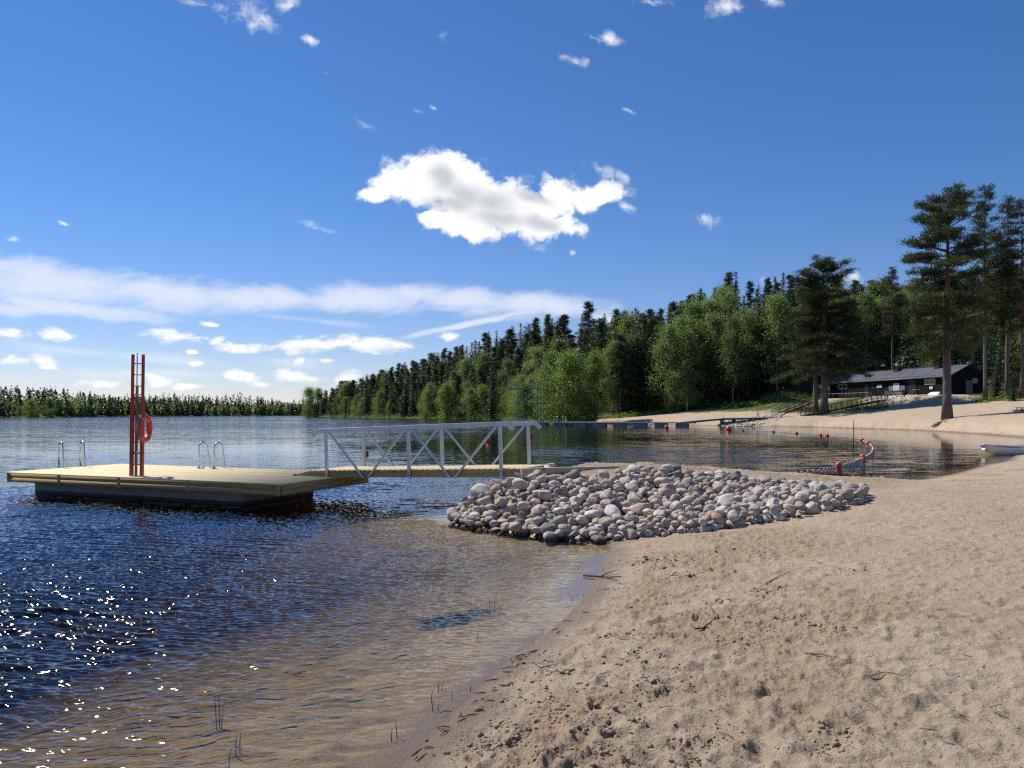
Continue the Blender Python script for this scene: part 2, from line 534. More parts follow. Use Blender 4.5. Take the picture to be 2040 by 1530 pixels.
def build_ground():
    th_f = np.radians(np.concatenate([np.arange(-38, 36, 0.075), np.arange(36, 62, 0.14)]))
    th = np.concatenate([th_f, np.radians(np.linspace(62, 322, 96))[:-1]])
    rad = [0.7]
    while rad[-1] < 30: rad.append(rad[-1] * 1.0042)
    while rad[-1] < 150: rad.append(rad[-1] * 1.012)
    while rad[-1] < 3200: rad.append(rad[-1] * 1.03)
    rad = np.array(rad)
    nt, nr = len(th), len(rad)
    TH, RR = np.meshgrid(th, rad, indexing='ij')
    X, Y = RR * np.sin(TH), RR * np.cos(TH)
    D = sdist(X, Y)
    Z = height(X, Y, D)
    # ---- sand relief
    nj = int(np.searchsorted(rad, 62))
    ni = len(th_f)
    x, y, d = X[:ni, :nj], Y[:ni, :nj], D[:ni, :nj]
    r = RR[:ni, :nj]
    land = sstep(0.02, 0.3, d)
    dry = sstep(1.6, 4.2, d + 1.6 * fbm(x * 0.45, y * 0.45, 2, 71))
    und = fbm(x * 2.1, y * 2.1, 3, 3)
    h = land * (0.010 + 0.021 * dry) * (und - 0.35 * np.abs(fbm(x * 3.3, y * 3.3, 2, 9)))
    h += land * (0.006 + 0.007 * dry) * fbm(x * 7.5, y * 7.5, 2, 21)
    # broken damp crust: clods where people have walked
    pm = sstep(-0.02, 0.22, fbm(x * 0.85, y * 0.85, 3, 33)) * sstep(0.25, 0.9, d) * (1 - 0.8 * dry)
    pm = 1.1 * np.maximum(pm, 0.3 * sstep(0.12, 0.3, fbm(x * 0.6, y * 0.6, 3, 45)) * land * sstep(0.4, 1, d))
    cl = fbm(x * 13, y * 13, 3, 51, 0.6)
    clod = np.maximum(cl - 0.06, 0) * 0.06 - np.maximum(-cl - 0.2, 0) * 0.03
    clod += np.maximum(fbm(x * 34, y * 34, 2, 57) - 0.1, 0) * 0.018
    h += pm * clod
    h += land * 0.010 * np.maximum(fbm(x * 20, y * 20, 2, 61) - 0.22, 0) * 3
    hfull = np.zeros_like(Z); hfull[:ni, :nj] = h
    # footprints: each a dimple with a raised rim
    rng = np.random.default_rng(5)

    def dimple(cx, cy, a, b, ang, dep, rim, sharp=1.0):
        R0, T0 = math.hypot(cx, cy), math.atan2(cx, cy)
        ext = a * 1.9
        j0, j1 = np.searchsorted(rad, [max(R0 - ext, 0.7), R0 + ext])
        i0, i1 = np.searchsorted(th_f, [T0 - ext / R0, T0 + ext / R0])
        if i1 <= i0 or j1 <= j0: return
        xx, yy = X[i0:i1, j0:j1] - cx, Y[i0:i1, j0:j1] - cy
        c, s = math.cos(ang), math.sin(ang)
        p, q = (xx * c + yy * s) / a, (-xx * s + yy * c) / b
        q = q * (1 + 0.25 * p)
        e = np.sqrt(p * p + q * q) + 0.25 * vnoise(xx * 9 + cx * 7, yy * 9 + cy * 3, 4)
        dep = min(dep, 0.030 if sharp > 1.9 else 0.016)
        hole = -dep * (1 - sstep(1 - 0.75 / sharp, 1.05, e))
        ring = rim * np.exp(-((e - 1.25) / 0.25) ** 2) * (0.4 + 0.9 * np.clip(vnoise(xx * 11 + cx, yy * 11 + cy, 8) + 0.5, 0, 1))
        hfull[i0:i1, j0:j1] += (hole + ring) * sstep(0.15, 0.5, D[i0:i1, j0:j1])

    for k in range(5800):
        R0 = 2.2 * (26 / 2.2) ** rng.random()
        T0 = math.radians(rng.uniform(-16, 60))
        cx, cy = R0 * math.sin(T0), R0 * math.cos(T0)
        a = rng.uniform(0.08, 0.17)
        dimple(cx, cy, a, a * rng.uniform(0.5, 0.85), rng.uniform(0, 3.14), rng.uniform(0.006, 0.023), rng.uniform(0.002, 0.009), rng.uniform(0.8, 1.3))
    for px, py, L, ang in ((1325, 1190, 0.17, 0.3), (1382, 1184, 0.15, 0.5), (1228, 1393, 0.13, 0.5), (1272, 1437, 0.12, -0.1), (1540, 1336, 0.12, 0.1), (1665, 1130, 0.12, 0.2), (1320, 1420, 0.14, 0.4), (1200, 1325, 0.12, 0.6), (1290, 1450, 0.13, 0.2), (1480, 1190, 0.12, 0.3)):
        cx, cy = gnd(px, py, 0.35)
        dimple(cx, cy, L, L * 0.42, ang, 0.030, 0.014, 2.0)
    hfull[:ni] *= (1 - sstep(54, 61, np.degrees(th_f)))[:, None]
    Z = Z + hfull
    # sand ripples of the lake bed
    xb, yb = X[:ni, :nj], Y[:ni, :nj]
    sub = sstep(0.05, 0.6, -D[:ni, :nj])
    Z[:ni, :nj] += sub * (0.012 * np.sin((yb * 0.97 + xb * 0.2) * 27 + 5 * fbm(xb * 0.9, yb * 0.9, 2, 77)) * (0.5 + fbm(xb * 0.7, yb * 0.7, 2, 78)) + 0.05 * fbm(xb * 1.1, yb * 1.1, 3, 79))
    # the eroded little bank at the far waterline
    far = (Y > 50) & (Y < 125) & (X > 25)
    e = sstep(0.8, 1.6, D + 1.2 * fbm(X * 0.35, Y * 0.35, 3, 88)) * 0.30 - 0.1
    Z = np.where(far, Z + e * sstep(0.2, 0.8, D) * (1 - 0.6 * sstep(4, 9, D)), Z)
    Z += np.where((D > 0) & (Y > 55), 0.06 * fbm(X * 0.6, Y * 0.6, 3, 91), 0)
    global GRID
    GRID = (th_f, rad, Z[:ni])
    V = np.stack([X, Y, Z], -1).reshape(-1, 3)
    V = np.vstack([V, [[0, 0, float(height(np.array([0.]), np.array([0.]))[0])]]])
    i = np.arange(nt); i2 = (i + 1) % nt
    I, J = np.meshgrid(i, np.arange(nr - 1), indexing='ij'); I2 = i2[I]
    F = np.stack([I * nr + J, I * nr + J + 1, I2 * nr + J + 1, I2 * nr + J], -1).reshape(-1, 4)
    c = len(V) - 1
    F3 = np.stack([np.full(nt, c), i * nr, i2 * nr], -1)
    me = mesh_np('beach', V, [F, F3], smooth=True)
    # land cover
    rr_ = X / np.maximum(Y, 1)
    nz = 3.0 * fbm(X * 0.16, Y * 0.16, 3, 101)
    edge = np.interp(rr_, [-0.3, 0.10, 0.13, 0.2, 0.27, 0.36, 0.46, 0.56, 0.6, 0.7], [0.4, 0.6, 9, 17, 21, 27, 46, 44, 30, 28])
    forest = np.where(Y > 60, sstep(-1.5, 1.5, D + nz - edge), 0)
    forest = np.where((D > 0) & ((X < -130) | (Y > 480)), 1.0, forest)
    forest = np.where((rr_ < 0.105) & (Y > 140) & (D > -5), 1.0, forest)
    forest = np.where((Y > 250) & (D > -9), 1.0, forest)
    ge = np.interp(rr_, [0.1, 0.2, 0.27, 0.34, 0.37, 0.385, 0.40, 0.44, 0.47, 0.49, 0.495, 0.7], [60, 60, 14, 12.5, 13, 13, 7.0, 10.5, 12.5, 14, 70, 70])
    grass = np.where(Y > 85, sstep(-1.2, 1.6, D + 0.9 * nz - ge), 0)
    grass = grass * np.where(rr_ > 0.395, 1 - sstep(1.0, 2.2, D - 26), 1)
    damp = np.zeros_like(Z); damp[:ni, :nj] = pm
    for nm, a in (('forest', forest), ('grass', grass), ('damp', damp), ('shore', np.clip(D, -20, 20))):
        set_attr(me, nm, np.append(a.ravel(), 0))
    m, T, p = new_mat('sand')
    geo = T.new('ShaderNodeNewGeometry').outputs['Position']
    sep = T.new('ShaderNodeSeparateXYZ', {0: geo})
    A = lambda n: T.new('ShaderNodeAttribute', attribute_name=n).outputs['Fac']
    big = T.rng(T.noise(geo, 0.55, 5, 0.6), 0.3, 0.7)
    col = T.mix(big, (0.432, 0.328, 0.222), (0.508, 0.394, 0.276))
    mid = T.rng(T.noise(geo, 6.0, 6, 0.7), 0.35, 0.7)
    col = T.mix(T.math('MULTIPLY', mid, 0.35), col, (0.33, 0.235, 0.16))
    # grains: light quartz, dark mica
    gr = T.noise(geo, 260.0, 3, 0.7)
    col = T.mix(T.math('MULTIPLY', T.rng(gr, 0.54, 0.68), 0.75), col, (0.62, 0.53, 0.44))
    col = T.mix(T.math('MULTIPLY', T.rng(gr, 0.46, 0.33), 0.85), col, (0.17, 0.12, 0.085))
    spk = T.rng(T.noise(geo, 70.0, 2, 0.5), 0.66, 0.72)
    col = T.mix(T.math('MULTIPLY', spk, 0.5), col, (0.12, 0.09, 0.06))
    # moisture: the turned-over crust and the strip the waves reach
    col = T.mix(T.math('MULTIPLY', T.rng(A('damp'), 0.03, 0.8), 0.36), col, (0.27, 0.178, 0.098))
    shore = A('shore')
    sw = T.math('ADD', shore, T.math('MULTIPLY', T.math('SUBTRACT', T.noise(geo, 1.6, 4, 0.6), 0.5), 0.8))
    wet = T.rng(sw, 0.5, 0.05)
    col = T.mix(T.math('MULTIPLY', wet, 0.75), col, (0.20, 0.135, 0.085))
    # the lake bed: brown silt and weed, golden caustic light painted into the colour
    bed = T.rng(shore, -0.02, -0.5)
    wv = T.new('ShaderNodeMapping', {'Vector': geo, 'Rotation': (0, 0, R(-16)), 'Scale': (1.0, 3.2, 1.0)}).outputs[0]
    bcol = T.ramp(T.noise(wv, 2.6, 7, 0.72, 0.8), [(0.30, (0.10, 0.066, 0.028)), (0.46, (0.265, 0.188, 0.085)), (0.58, (0.43, 0.32, 0.155)), (0.75, (0.55, 0.44, 0.255))])
    strands = T.rng(T.noise(wv, 16.0, 5, 0.75, 2.0), 0.56, 0.66)  # bright lines that imitate caustics on the bottom, laid into the bed colour
    bcol = T.mix(T.math('MULTIPLY', strands, 0.7), bcol, (0.58, 0.43, 0.17))
    col = T.mix(bed, col, bcol)
    # forest floor and grass
    gcol = T.ramp(T.noise(geo, 1.3, 6, 0.7), [(0.35, (0.11, 0.085, 0.045)), (0.5, (0.085, 0.11, 0.03)), (0.68, (0.16, 0.17, 0.06))])
    col = T.mix(A('grass'), col, gcol)
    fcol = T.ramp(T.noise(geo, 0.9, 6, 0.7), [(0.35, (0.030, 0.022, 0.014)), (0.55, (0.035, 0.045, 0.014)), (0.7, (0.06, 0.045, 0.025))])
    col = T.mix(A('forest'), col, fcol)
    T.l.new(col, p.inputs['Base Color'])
    T.l.new(T.rng(wet, 0.0, 1.0, 0.92, 0.42), p.inputs['Roughness'])
    p.inputs['Specular IOR Level'].default_value = 0.3
    hb = T.math('ADD', T.math('MULTIPLY', gr, 0.5), T.math('ADD', T.noise(geo, 60.0, 4, 0.7), T.math('MULTIPLY', T.noise(geo, 18.0, 4, 0.65), 2.0)))
    b = T.new('ShaderNodeBump', {'Strength': 1.0, 'Distance': 0.016, 'Height': hb})
    T.l.new(b.outputs[0], p.inputs['Normal'])
    M_SAND.append(m)
    link_mesh('beach', me, m)['kind'] = 'structure'


def gz(x, y):
    """height of the finished sand, relief included"""
    th, rad, Z = GRID
    t = np.arctan2(x, y); r = np.hypot(x, y)
    fi = np.clip(np.interp(t, th, np.arange(len(th))), 0, len(th) - 1.001)
    j = np.clip(np.searchsorted(rad, r) - 1, 0, len(rad) - 2)
    i = fi.astype(int); f = fi - i
    g = np.clip((r - rad[j]) / (rad[j + 1] - rad[j]), 0, 1)
    return (Z[i, j] * (1 - f) + Z[i + 1, j] * f) * (1 - g) + (Z[i, j + 1] * (1 - f) + Z[i + 1, j + 1] * f) * g


build_ground()


# ------------------------------------------------------------------ lake: a closed body of brown water, waves on its top
def build_lake():
    th_f = np.radians(np.concatenate([np.arange(-40, 8, 0.1), np.arange(8, 40, 0.25)]))
    th = np.concatenate([th_f, np.radians(np.linspace(40, 320, 70))[:-1]])
    rad = [2.6]
    while rad[-1] < 26: rad.append(rad[-1] * 1.0027)
    while rad[-1] < 1500: rad.append(rad[-1] * 1.025)
    rad = np.array(rad)
    nt, nr = len(th), len(rad)
    TH, RR = np.meshgrid(th, rad, indexing='ij')
    X, Y = RR * np.sin(TH), RR * np.cos(TH)
    D = sdist(X, Y)
    Z = np.zeros_like(X)
    nj = int(np.searchsorted(rad, 34)); ni = len(th_f)
    x, y, d = X[:ni, :nj], Y[:ni, :nj], D[:ni, :nj]
    rng = np.random.default_rng(23)
    h = np.zeros_like(x)
    hs = np.zeros_like(x)
    wx, wy = x + 0.10 * fbm(x * 1.3, y * 1.3, 2, 12), y + 0.10 * fbm(x * 1.3, y * 1.3, 2, 14)
    for k in range(34):
        lam = 0.205 * math.exp(rng.normal(0, 0.26)) if k < 26 else rng.uniform(0.4, 0.8)
        an = rng.normal(0, 0.12 if k < 26 else 0.25) + math.radians(-14)
        kx, ky = math.sin(an), -math.cos(an)
        kk = 2 * math.pi / lam
        ph = kk * (kx * wx + ky * wy) + rng.uniform(0, 6.28)
        h += (0.033 if k < 26 else 0.012) / kk * np.cos(ph)
    for k in range(18):
        lam = rng.uniform(0.05, 0.12)
        an = rng.normal(0, 0.30) + math.radians(-14)
        kk = 2 * math.pi / lam
        hs += 0.068 / kk * np.cos(kk * (math.sin(an) * wx - math.cos(an) * wy) + rng.uniform(0, 6.28))
    h = h * (0.75 + 1.3 * fbm(x * 0.5, y * 0.5, 2, 40)) * 1.12
    h = h + 9.0 * np.maximum(h, 0) ** 2 * 4
    left = 1 - sstep(2.0, 7.0, x)
    amp = left * sstep(0.0, 1.3, -d) * (1 - sstep(20, 33, y))
    hs = hs * (1 + 0.55 * sstep(0.5, -3.5, x + 0.12 * y)) * (1 + 0.75 * sstep(6.5, 12, np.hypot(x, y)) * sstep(-0.05, -0.3, x / y))
    Z[:ni, :nj] = (h + hs * (1 - 0.35 * sstep(5, 9, 14 - np.hypot(x, y))) * (1 - sstep(20, 30, np.hypot(x, y)))) * amp + 0.003 * sstep(0.3, 0, -d)
    chop = np.where(X < 6, 0.30, 0.075)
    lf = sstep(9, -12, X - 0.02 * Y) * sstep(14, 30, Y)
    patches = fbm(X * 0.010 + Y * 0.004, Y * 0.035, 3, 131)
    streak = fbm(X * 0.004, Y * 0.11 + X * 0.011, 3, 137)
    lf2 = lf * (0.45 + 0.9 * sstep(-0.2, 0.3, patches + 0.5 * streak))
    base = np.where((Y < 30) & (X < 4), 0.22, 0.0)
    chop = 0.055 + 0.42 * lf2 + base * 0.36
    calm = np.exp(-((Y - 48 - 0.10 * X) / 14) ** 2) * (X < 12)
    chop = chop * (1 - 0.75 * calm)
    cv = np.exp(-((Y - 38) / 12) ** 2 - ((X - 9) / 10) ** 2)
    chop = chop + 0.65 * cv * (X > 1) * sstep(23, 27, Y)
    chop = chop * (1 - 0.7 * sstep(13, 18, X) * (Y < 75))
    wk = np.exp(-((Y - (67 - 0.14 * (X + 45))) / 0.9) ** 2) * sstep(-8, -22, X)
    chop = chop + 0.34 * wk
    chop = np.where(D > -1.2, chop * 0.6, chop)
    V = np.stack([X, Y, Z], -1).reshape(-1, 3)
    n0 = len(V)
    V = np.vstack([V, [[0, 0, 0], [0, 0, -9.0]], np.stack([X[:, -1], Y[:, -1], np.full(nt, -9.0)], -1)])
    i = np.arange(nt); i2 = (i + 1) % nt
    I, J = np.meshgrid(i, np.arange(nr - 1), indexing='ij'); I2 = i2[I]
    F = np.stack([I * nr + J, I * nr + J + 1, I2 * nr + J + 1, I2 * nr + J], -1).reshape(-1, 4)[:, ::-1]
    F = F[:, ::-1]
    side = np.stack([i * nr + nr - 1, n0 + 2 + i, n0 + 2 + i2, i2 * nr + nr - 1], -1)
    top = np.stack([np.full(nt, n0), i * nr, i2 * nr], -1)
    bot = np.stack([np.full(nt, n0 + 1), n0 + 2 + i2, n0 + 2 + i], -1)
    # faces run clockwise seen from above (theta grows to the right): flip so normals leave the water
    fl = lambda a: a[:, ::-1]
    me = mesh_np('lake_water', V, [fl(F), fl(side), fl(top), fl(bot)], smooth=True)
    set_attr(me, 'chop', np.concatenate([chop.ravel(), np.zeros(nt + 2)]))
    m = bpy.data.materials.new('lake_water')
    m.use_nodes = True
    T = NT(m.node_tree); T.n.clear()
    out = T.new('ShaderNodeOutputMaterial')
    g = T.new('ShaderNodeNewGeometry')
    pos = g.outputs['Position']
    ch = T.new('ShaderNodeAttribute', attribute_name='chop').outputs['Fac']
    mp = T.new('ShaderNodeMapping', {'Vector': pos, 'Rotation': (0, 0, R(8)), 'Scale': (0.6, 1.35, 1.0)}).outputs[0]
    def slope(scale, detail):
        return T.vmath('SUBTRACT', T.noise(mp, scale, detail, 0.6, out=1), (0.5, 0.5, 0.5))
    s = T.vmath('ADD', T.vmath('MULTIPLY', slope(1.7, 2.0), (0.7, 1.0, 0)), T.vmath('MULTIPLY', slope(18.0, 4.0), (1.1, 1.5, 0)))
    s = T.vmath('ADD', s, T.vmath('MULTIPLY', slope(0.25, 1.0), (0.3, 0.4, 0)))
    c3 = T.new('ShaderNodeCombineXYZ', {0: ch, 1: ch, 2: 0.0}).outputs[0]
    nrm = T.vmath('NORMALIZE', T.vmath('ADD', g.outputs['Normal'], T.vmath('MULTIPLY', s, c3)))
    fr = T.new('ShaderNodeFresnel', {'IOR': 1.33, 'Normal': nrm}).outputs[0]
    gl = T.new('ShaderNodeBsdfGlossy', {'Color': (0.96, 0.97, 1.0, 1), 'Roughness': 0.06, 'Normal': nrm})
    tr = T.new('ShaderNodeBsdfTransparent', {'Color': (1, 1, 1, 1)})
    mx = T.new('ShaderNodeMixShader', {0: fr, 1: tr.outputs[0], 2: gl.outputs[0]})
    T.l.new(mx.outputs[0], out.inputs['Surface'])
    va = T.new('ShaderNodeVolumeAbsorption', {'Color': (0.62, 0.555, 0.36, 1), 'Density': 1.35})
    T.l.new(va.outputs[0], out.inputs['Volume'])
    link_mesh('lake_water', me, m)['kind'] = 'structure'


build_lake()


# clods of damp sand thrown up where people have walked
def clods():
    rng = np.random.default_rng(31)
    import bmesh
    bm = bmesh.new(); bmesh.ops.create_icosphere(bm, subdivisions=2, radius=1.0)
    V0 = np.array([v.co[:] for v in bm.verts]); F0 = np.array([[v.index for v in f.verts] for f in bm.faces]); bm.free()
    shapes = []
    for k in range(8):
        n = vnoise(V0[:, 0] * 1.3 + k * 9, V0[:, 1] * 1.3 + V0[:, 2] * 1.1, k) + 0.6 * vnoise(V0[:, 0] * 3 + V0[:, 2] * 2, V0[:, 1] * 3 + k * 4, k + 9)
        shapes.append(V0 * (1 + 0.75 * n)[:, None])
    P, S = [], []
    tries = 0
    while len(P) < 4200 and tries < 900:
        tries += 1
        px, py = rng.normal(1220, 210), rng.uniform(1085, 1560)
        px -= (py - 1300) * 0.35
        cx, cy = gnd(px, py, 0.25)
        d = float(sdist(np.array([cx]), np.array([cy]))[0])
        if d < 0.25 or d > 3.6 or px > 1760: continue
        k = int(rng.integers(6, 46)); sp = rng.uniform(0.03, 0.10) * (0.6 + 0.05 * cy)
        big = rng.uniform(0.6, 1.25)
        for _ in range(k):
            P.append((cx + rng.normal(0, sp * 1.5), cy + rng.normal(0, sp)))
            S.append(big * float(np.clip(0.0046 * math.exp(rng.normal(0, 0.6)), 0.0022, 0.018)) * (0.75 + 0.06 * cy))
    for _ in range(1500):
        px, py = rng.uniform(880, 2040), rng.uniform(1040, 1540)
        cx, cy = gnd(px, py, 0.35)
        P.append((cx, cy)); S.append(float(rng.uniform(0.002, 0.006)) * (0.7 + 0.05 * cy))
    P, S = np.array(P), np.array(S)
    d = sdist(P[:, 0], P[:, 1])
    ok = d > 0.12
    P, S, d = P[ok], S[ok], d[ok]
    z = gz(P[:, 0], P[:, 1])
    VV, FF = [], []
    for i in range(len(P)):
        a = rng.uniform(0, 6.28); c, s_ = math.cos(a), math.sin(a)
        v = shapes[i % 8] * S[i] * np.array([1.25, 0.95, 0.8])
        v = np.stack([v[:, 0] * c - v[:, 1] * s_, v[:, 0] * s_ + v[:, 1] * c, v[:, 2]], 1)
        VV.append(v + np.array([P[i, 0], P[i, 1], z[i] + S[i] * 0.3])); FF.append(F0 + i * len(V0))
    me = mesh_np('sand_clods', np.vstack(VV), np.vstack(FF), smooth=True)
    n = len(V0)
    set_attr(me, 'damp', np.repeat(np.where(d < 3.5, 0.3, 0.05), n)); set_attr(me, 'shore', np.repeat(np.maximum(d, 0.4), n))
    set_attr(me, 'forest', np.zeros(n * len(P))); set_attr(me, 'grass', np.zeros(n * len(P)))
    tag(link_mesh('sand_clods', me, M_SAND[0]), 'crumbs and clods of damp sand on the trodden beach', 'sand clods', kind='stuff')


clods()


# ------------------------------------------------------------------ materials of built things
def wood_mat(name, c0, c1, c2, ax=(1, 0, 0), rough=0.75, grain=1.0):
    """sawn timber; long grain runs along the object's axis ax"""
    m, T, p = new_mat(name)
    tc = T.new('ShaderNodeTexCoord').outputs['Object']
    sc = tuple(1.2 if a else 26.0 for a in ax)
    mp = T.new('ShaderNodeMapping', {'Vector': tc, 'Scale': sc}).outputs[0]
    n = T.noise(mp, 1.0, 6, 0.65, 0.6)
    col = T.ramp(n, [(0.3, c0), (0.5, c1), (0.72, c2)])
    # each board its own tone
    at_ = T.new('ShaderNodeAttribute', attribute_name='board').outputs['Fac']
    col = T.mix(T.math('MULTIPLY', at_, 0.5), col, tuple(x * 0.62 for x in c1))
    kn = T.rng(T.noise(T.new('ShaderNodeMapping', {'Vector': tc, 'Scale': tuple(3 if a else 7 for a in ax)}).outputs[0], 1.0, 1, 0.4), 0.73, 0.78)
    col = T.mix(T.math('MULTIPLY', kn, 0.7), col, tuple(x * 0.35 for x in c0))
    T.l.new(col, p.inputs['Base Color'])
    p.inputs['Roughness'].default_value = rough
    p.inputs['Specular IOR Level'].default_value = 0.3
    b = T.new('ShaderNodeBump', {'Strength': 0.35 * grain, 'Distance': 0.004, 'Height': n})
    T.l.new(b.outputs[0], p.inputs['Normal'])
    return m


M = {}
M['deck'] = wood_mat('pine_deck', (0.58, 0.46, 0.25), (0.74, 0.61, 0.36), (0.80, 0.69, 0.45))
M['fascia'] = wood_mat('treated_timber', (0.28, 0.205, 0.085), (0.41, 0.305, 0.14), (0.50, 0.39, 0.19))
M['alu'] = mat_simple('aluminium', (0.52, 0.54, 0.57), 0.38, 0.7, 0.10, 3.0, 0.05, 200)
M['steel'] = mat_simple('stainless_steel', (0.62, 0.63, 0.64), 0.22, 1.0, 0.08, 4.0)
M['red'] = mat_simple('red_paint', (0.56, 0.075, 0.032), 0.45, 0, 0.25, 3.0, 0.05)
M['buoy_red'] = mat_simple('orange_red_plastic', (0.72, 0.085, 0.035), 0.42, 0, 0.15, 5.0)
M['float'] = mat_simple('grey_concrete', (0.30, 0.31, 0.33), 0.8, 0, 0.2, 2.0, 0.2)
M['black'] = mat_simple('black_rubber', (0.018, 0.018, 0.02), 0.6)
M['white'] = mat_simple('white_plastic', (0.76, 0.77, 0.78), 0.4, 0, 0.08, 3.0)
M['boat_in'] = mat_simple('pale_blue_gelcoat', (0.42, 0.53, 0.62), 0.4, 0, 0.1, 2.0)
M['post'] = mat_simple('weathered_post', (0.25, 0.19, 0.13), 0.85, 0, 0.35, 8.0, 0.3)
M['rail_dark'] = mat_simple('dark_stained_wood', (0.055, 0.042, 0.03), 0.7, 0, 0.3, 8.0, 0.2)
M['greysteel'] = mat_simple('galvanised_steel', (0.20, 0.22, 0.215), 0.6, 0.0, 0.15, 3.0)
M['graydeck'] = wood_mat('weathered_boards', (0.36, 0.33, 0.28), (0.52, 0.49, 0.43), (0.60, 0.57, 0.51))
M['abut'] = wood_mat('pale_new_timber', (0.42, 0.33, 0.22), (0.52, 0.42, 0.29), (0.58, 0.48, 0.34))
M['band'] = mat_simple('grey_reflective_tape', (0.42, 0.40, 0.38), 0.5)
M['rope'] = mat_simple('pale_rope', (0.55, 0.52, 0.45), 0.9, 0, 0.2, 30)


def float_material():
    m, T, p = new_mat('pontoon_concrete')
    geo = T.new('ShaderNodeNewGeometry').outputs['Position']
    z = T.new('ShaderNodeSeparateXYZ', {0: geo}).outputs[2]
    n = T.noise(geo, 3.0, 5, 0.6)
    col = T.mix(T.rng(n, 0.3, 0.7), (0.22, 0.23, 0.25), (0.30, 0.31, 0.33))
    line = T.math('ADD', z, T.math('MULTIPLY', T.math('SUBTRACT', n, 0.5), 0.05))
    col = T.mix(T.rng(line, 0.11, 0.08), col, (0.025, 0.024, 0.022))     # near-black along the waterline, with an uneven upper edge
    T.l.new(col, p.inputs['Base Color'])
    p.inputs['Roughness'].default_value = 0.7
    return m


M['pontoon'] = float_material()


def local_thing(name, label, cat, p0, p1, group=None):
    """an Empty whose local x axis runs from p0 to p1 (z kept up)"""
    p0, p1 = Vector(p0), Vector(p1)
    d = (p1 - p0)
    o = thing(name, label, cat, p0, math.atan2(d.y, d.x), group)
    if abs(d.z) > 1e-6:
        o.rotation_euler = Matrix.Rotation(math.atan2(d.y, d.x), 4, 'Z').to_3x3().to_4x4().to_euler()
        o.rotation_euler = (Matrix.Rotation(math.atan2(d.y, d.x), 3, 'Z') @ Matrix.Rotation(-math.asin(d.z / d.length), 3, 'Y')).to_euler()
    return o, d.length


def boards(parent, name, mat, x0, x1, y0, y1, z0, z1, n, along='x', gap=0.006, bow=0.002):
    """n boards side by side as one mesh, each with its own tone"""
    V, F, A = [], [], []
    for i in range(n):
        if along == 'x':
            a0, a1 = y0 + (y1 - y0) * i / n, y0 + (y1 - y0) * (i + 1) / n
            b = [x0 + random.uniform(0, .006), x1 - random.uniform(0, .006), a0 + gap / 2, a1 - gap / 2]
        else:
            a0, a1 = x0 + (x1 - x0) * i / n, x0 + (x1 - x0) * (i + 1) / n
            b = [a0 + gap / 2, a1 - gap / 2, y0 + random.uniform(0, .006), y1 - random.uniform(0, .006)]
        zt = z1 + random.uniform(-bow, bow)
        k = len(V)
        V += [(b[0], b[2], z0), (b[1], b[2], z0), (b[1], b[3], z0), (b[0], b[3], z0), (b[0], b[2], zt), (b[1], b[2], zt), (b[1], b[3], zt), (b[0], b[3], zt)]
        F += [(k, k + 3, k + 2, k + 1), (k + 4, k + 5, k + 6, k + 7), (k, k + 1, k + 5, k + 4), (k + 1, k + 2, k + 6, k + 5), (k + 2, k + 3, k + 7, k + 6), (k + 3, k, k + 4, k + 7)]
        A += [random.random()] * 8
    me = mesh_np(name, np.array(V), np.array(F))
    set_attr(me, 'board', np.array(A))
    return link_mesh(name, me, mat, parent)


# ------------------------------------------------------------------ bathing pontoon
DK_R = Vector(at(559, 964.5, 1.5 * FPX / 141.5)); DK_L = Vector(at(12, 940, 1.5 * FPX / 117))
DK_R.z = DK_L.z = 0.60
dock, DL = local_thing('floating_dock', 'square floating bathing pontoon with new pale pine decking, moored off the beach', 'floating dock', (DK_L.x, DK_L.y, 0), (DK_R.x, DK_R.y, 0))
DW = 3.42
boards(dock, 'deck', M['deck'], 0.0, DL, 0.0, DW, 0.572, 0.600, 24, 'x', 0.010, 0.0015)
def fascia(name, x0, x1, y0, y1):
    if abs(x1 - x0) > abs(y1 - y0):
        for k in range(2):
            boards(dock, name, M['fascia'], x0, x1, y0, y1, 0.35 + 0.112 * k, 0.35 + 0.112 * k + 0.108, 1, 'x', 0, 0)
    else:
        for k in range(2):
            boards(dock, name, M['fascia'], x0, x1, y0, y1, 0.35 + 0.112 * k, 0.35 + 0.112 * k + 0.108, 1, 'y', 0, 0)
fascia('fascia_board', 0.05, DL - 0.05, 0.03, 0.075)
fascia('fascia_board', 0.05, DL - 0.05, DW - 0.075, DW - 0.03)
fascia('fascia_board', 0.03, 0.05, 0.08, DW - 0.08)
fascia('fascia_board', DL - 0.05, DL - 0.03, 0.08, DW - 0.08)
for fx in (0.06, 1.92, 3.96, 6.1, DL - 0.09):
    mb = MB().box(fx - 0.045, fx + 0.045, 0.012, 0.029, 0.345, 0.571)
    mb.build('batten', M['fascia'], dock)
def float_x(px):
    xs_ = np.linspace(0, DL, 900)
    a_ = dock.rotation_euler.z
    wx, wy = DK_L.x + xs_ * math.cos(a_) - 0.6 * math.sin(a_), DK_L.y + xs_ * math.sin(a_) + 0.6 * math.cos(a_)
    return float(xs_[np.argmin(np.abs(1020 + wx / wy * FPX - px))])


MB().box(float_x(69), float_x(486), 0.60, DW - 0.3, -0.35, 0.345).build('float', M['pontoon'], dock, 0.02)
MB().box(0.10, DL - 0.10, 0.10, DW - 0.1, 0.48, 0.568).build('frame', M['fascia'], dock)


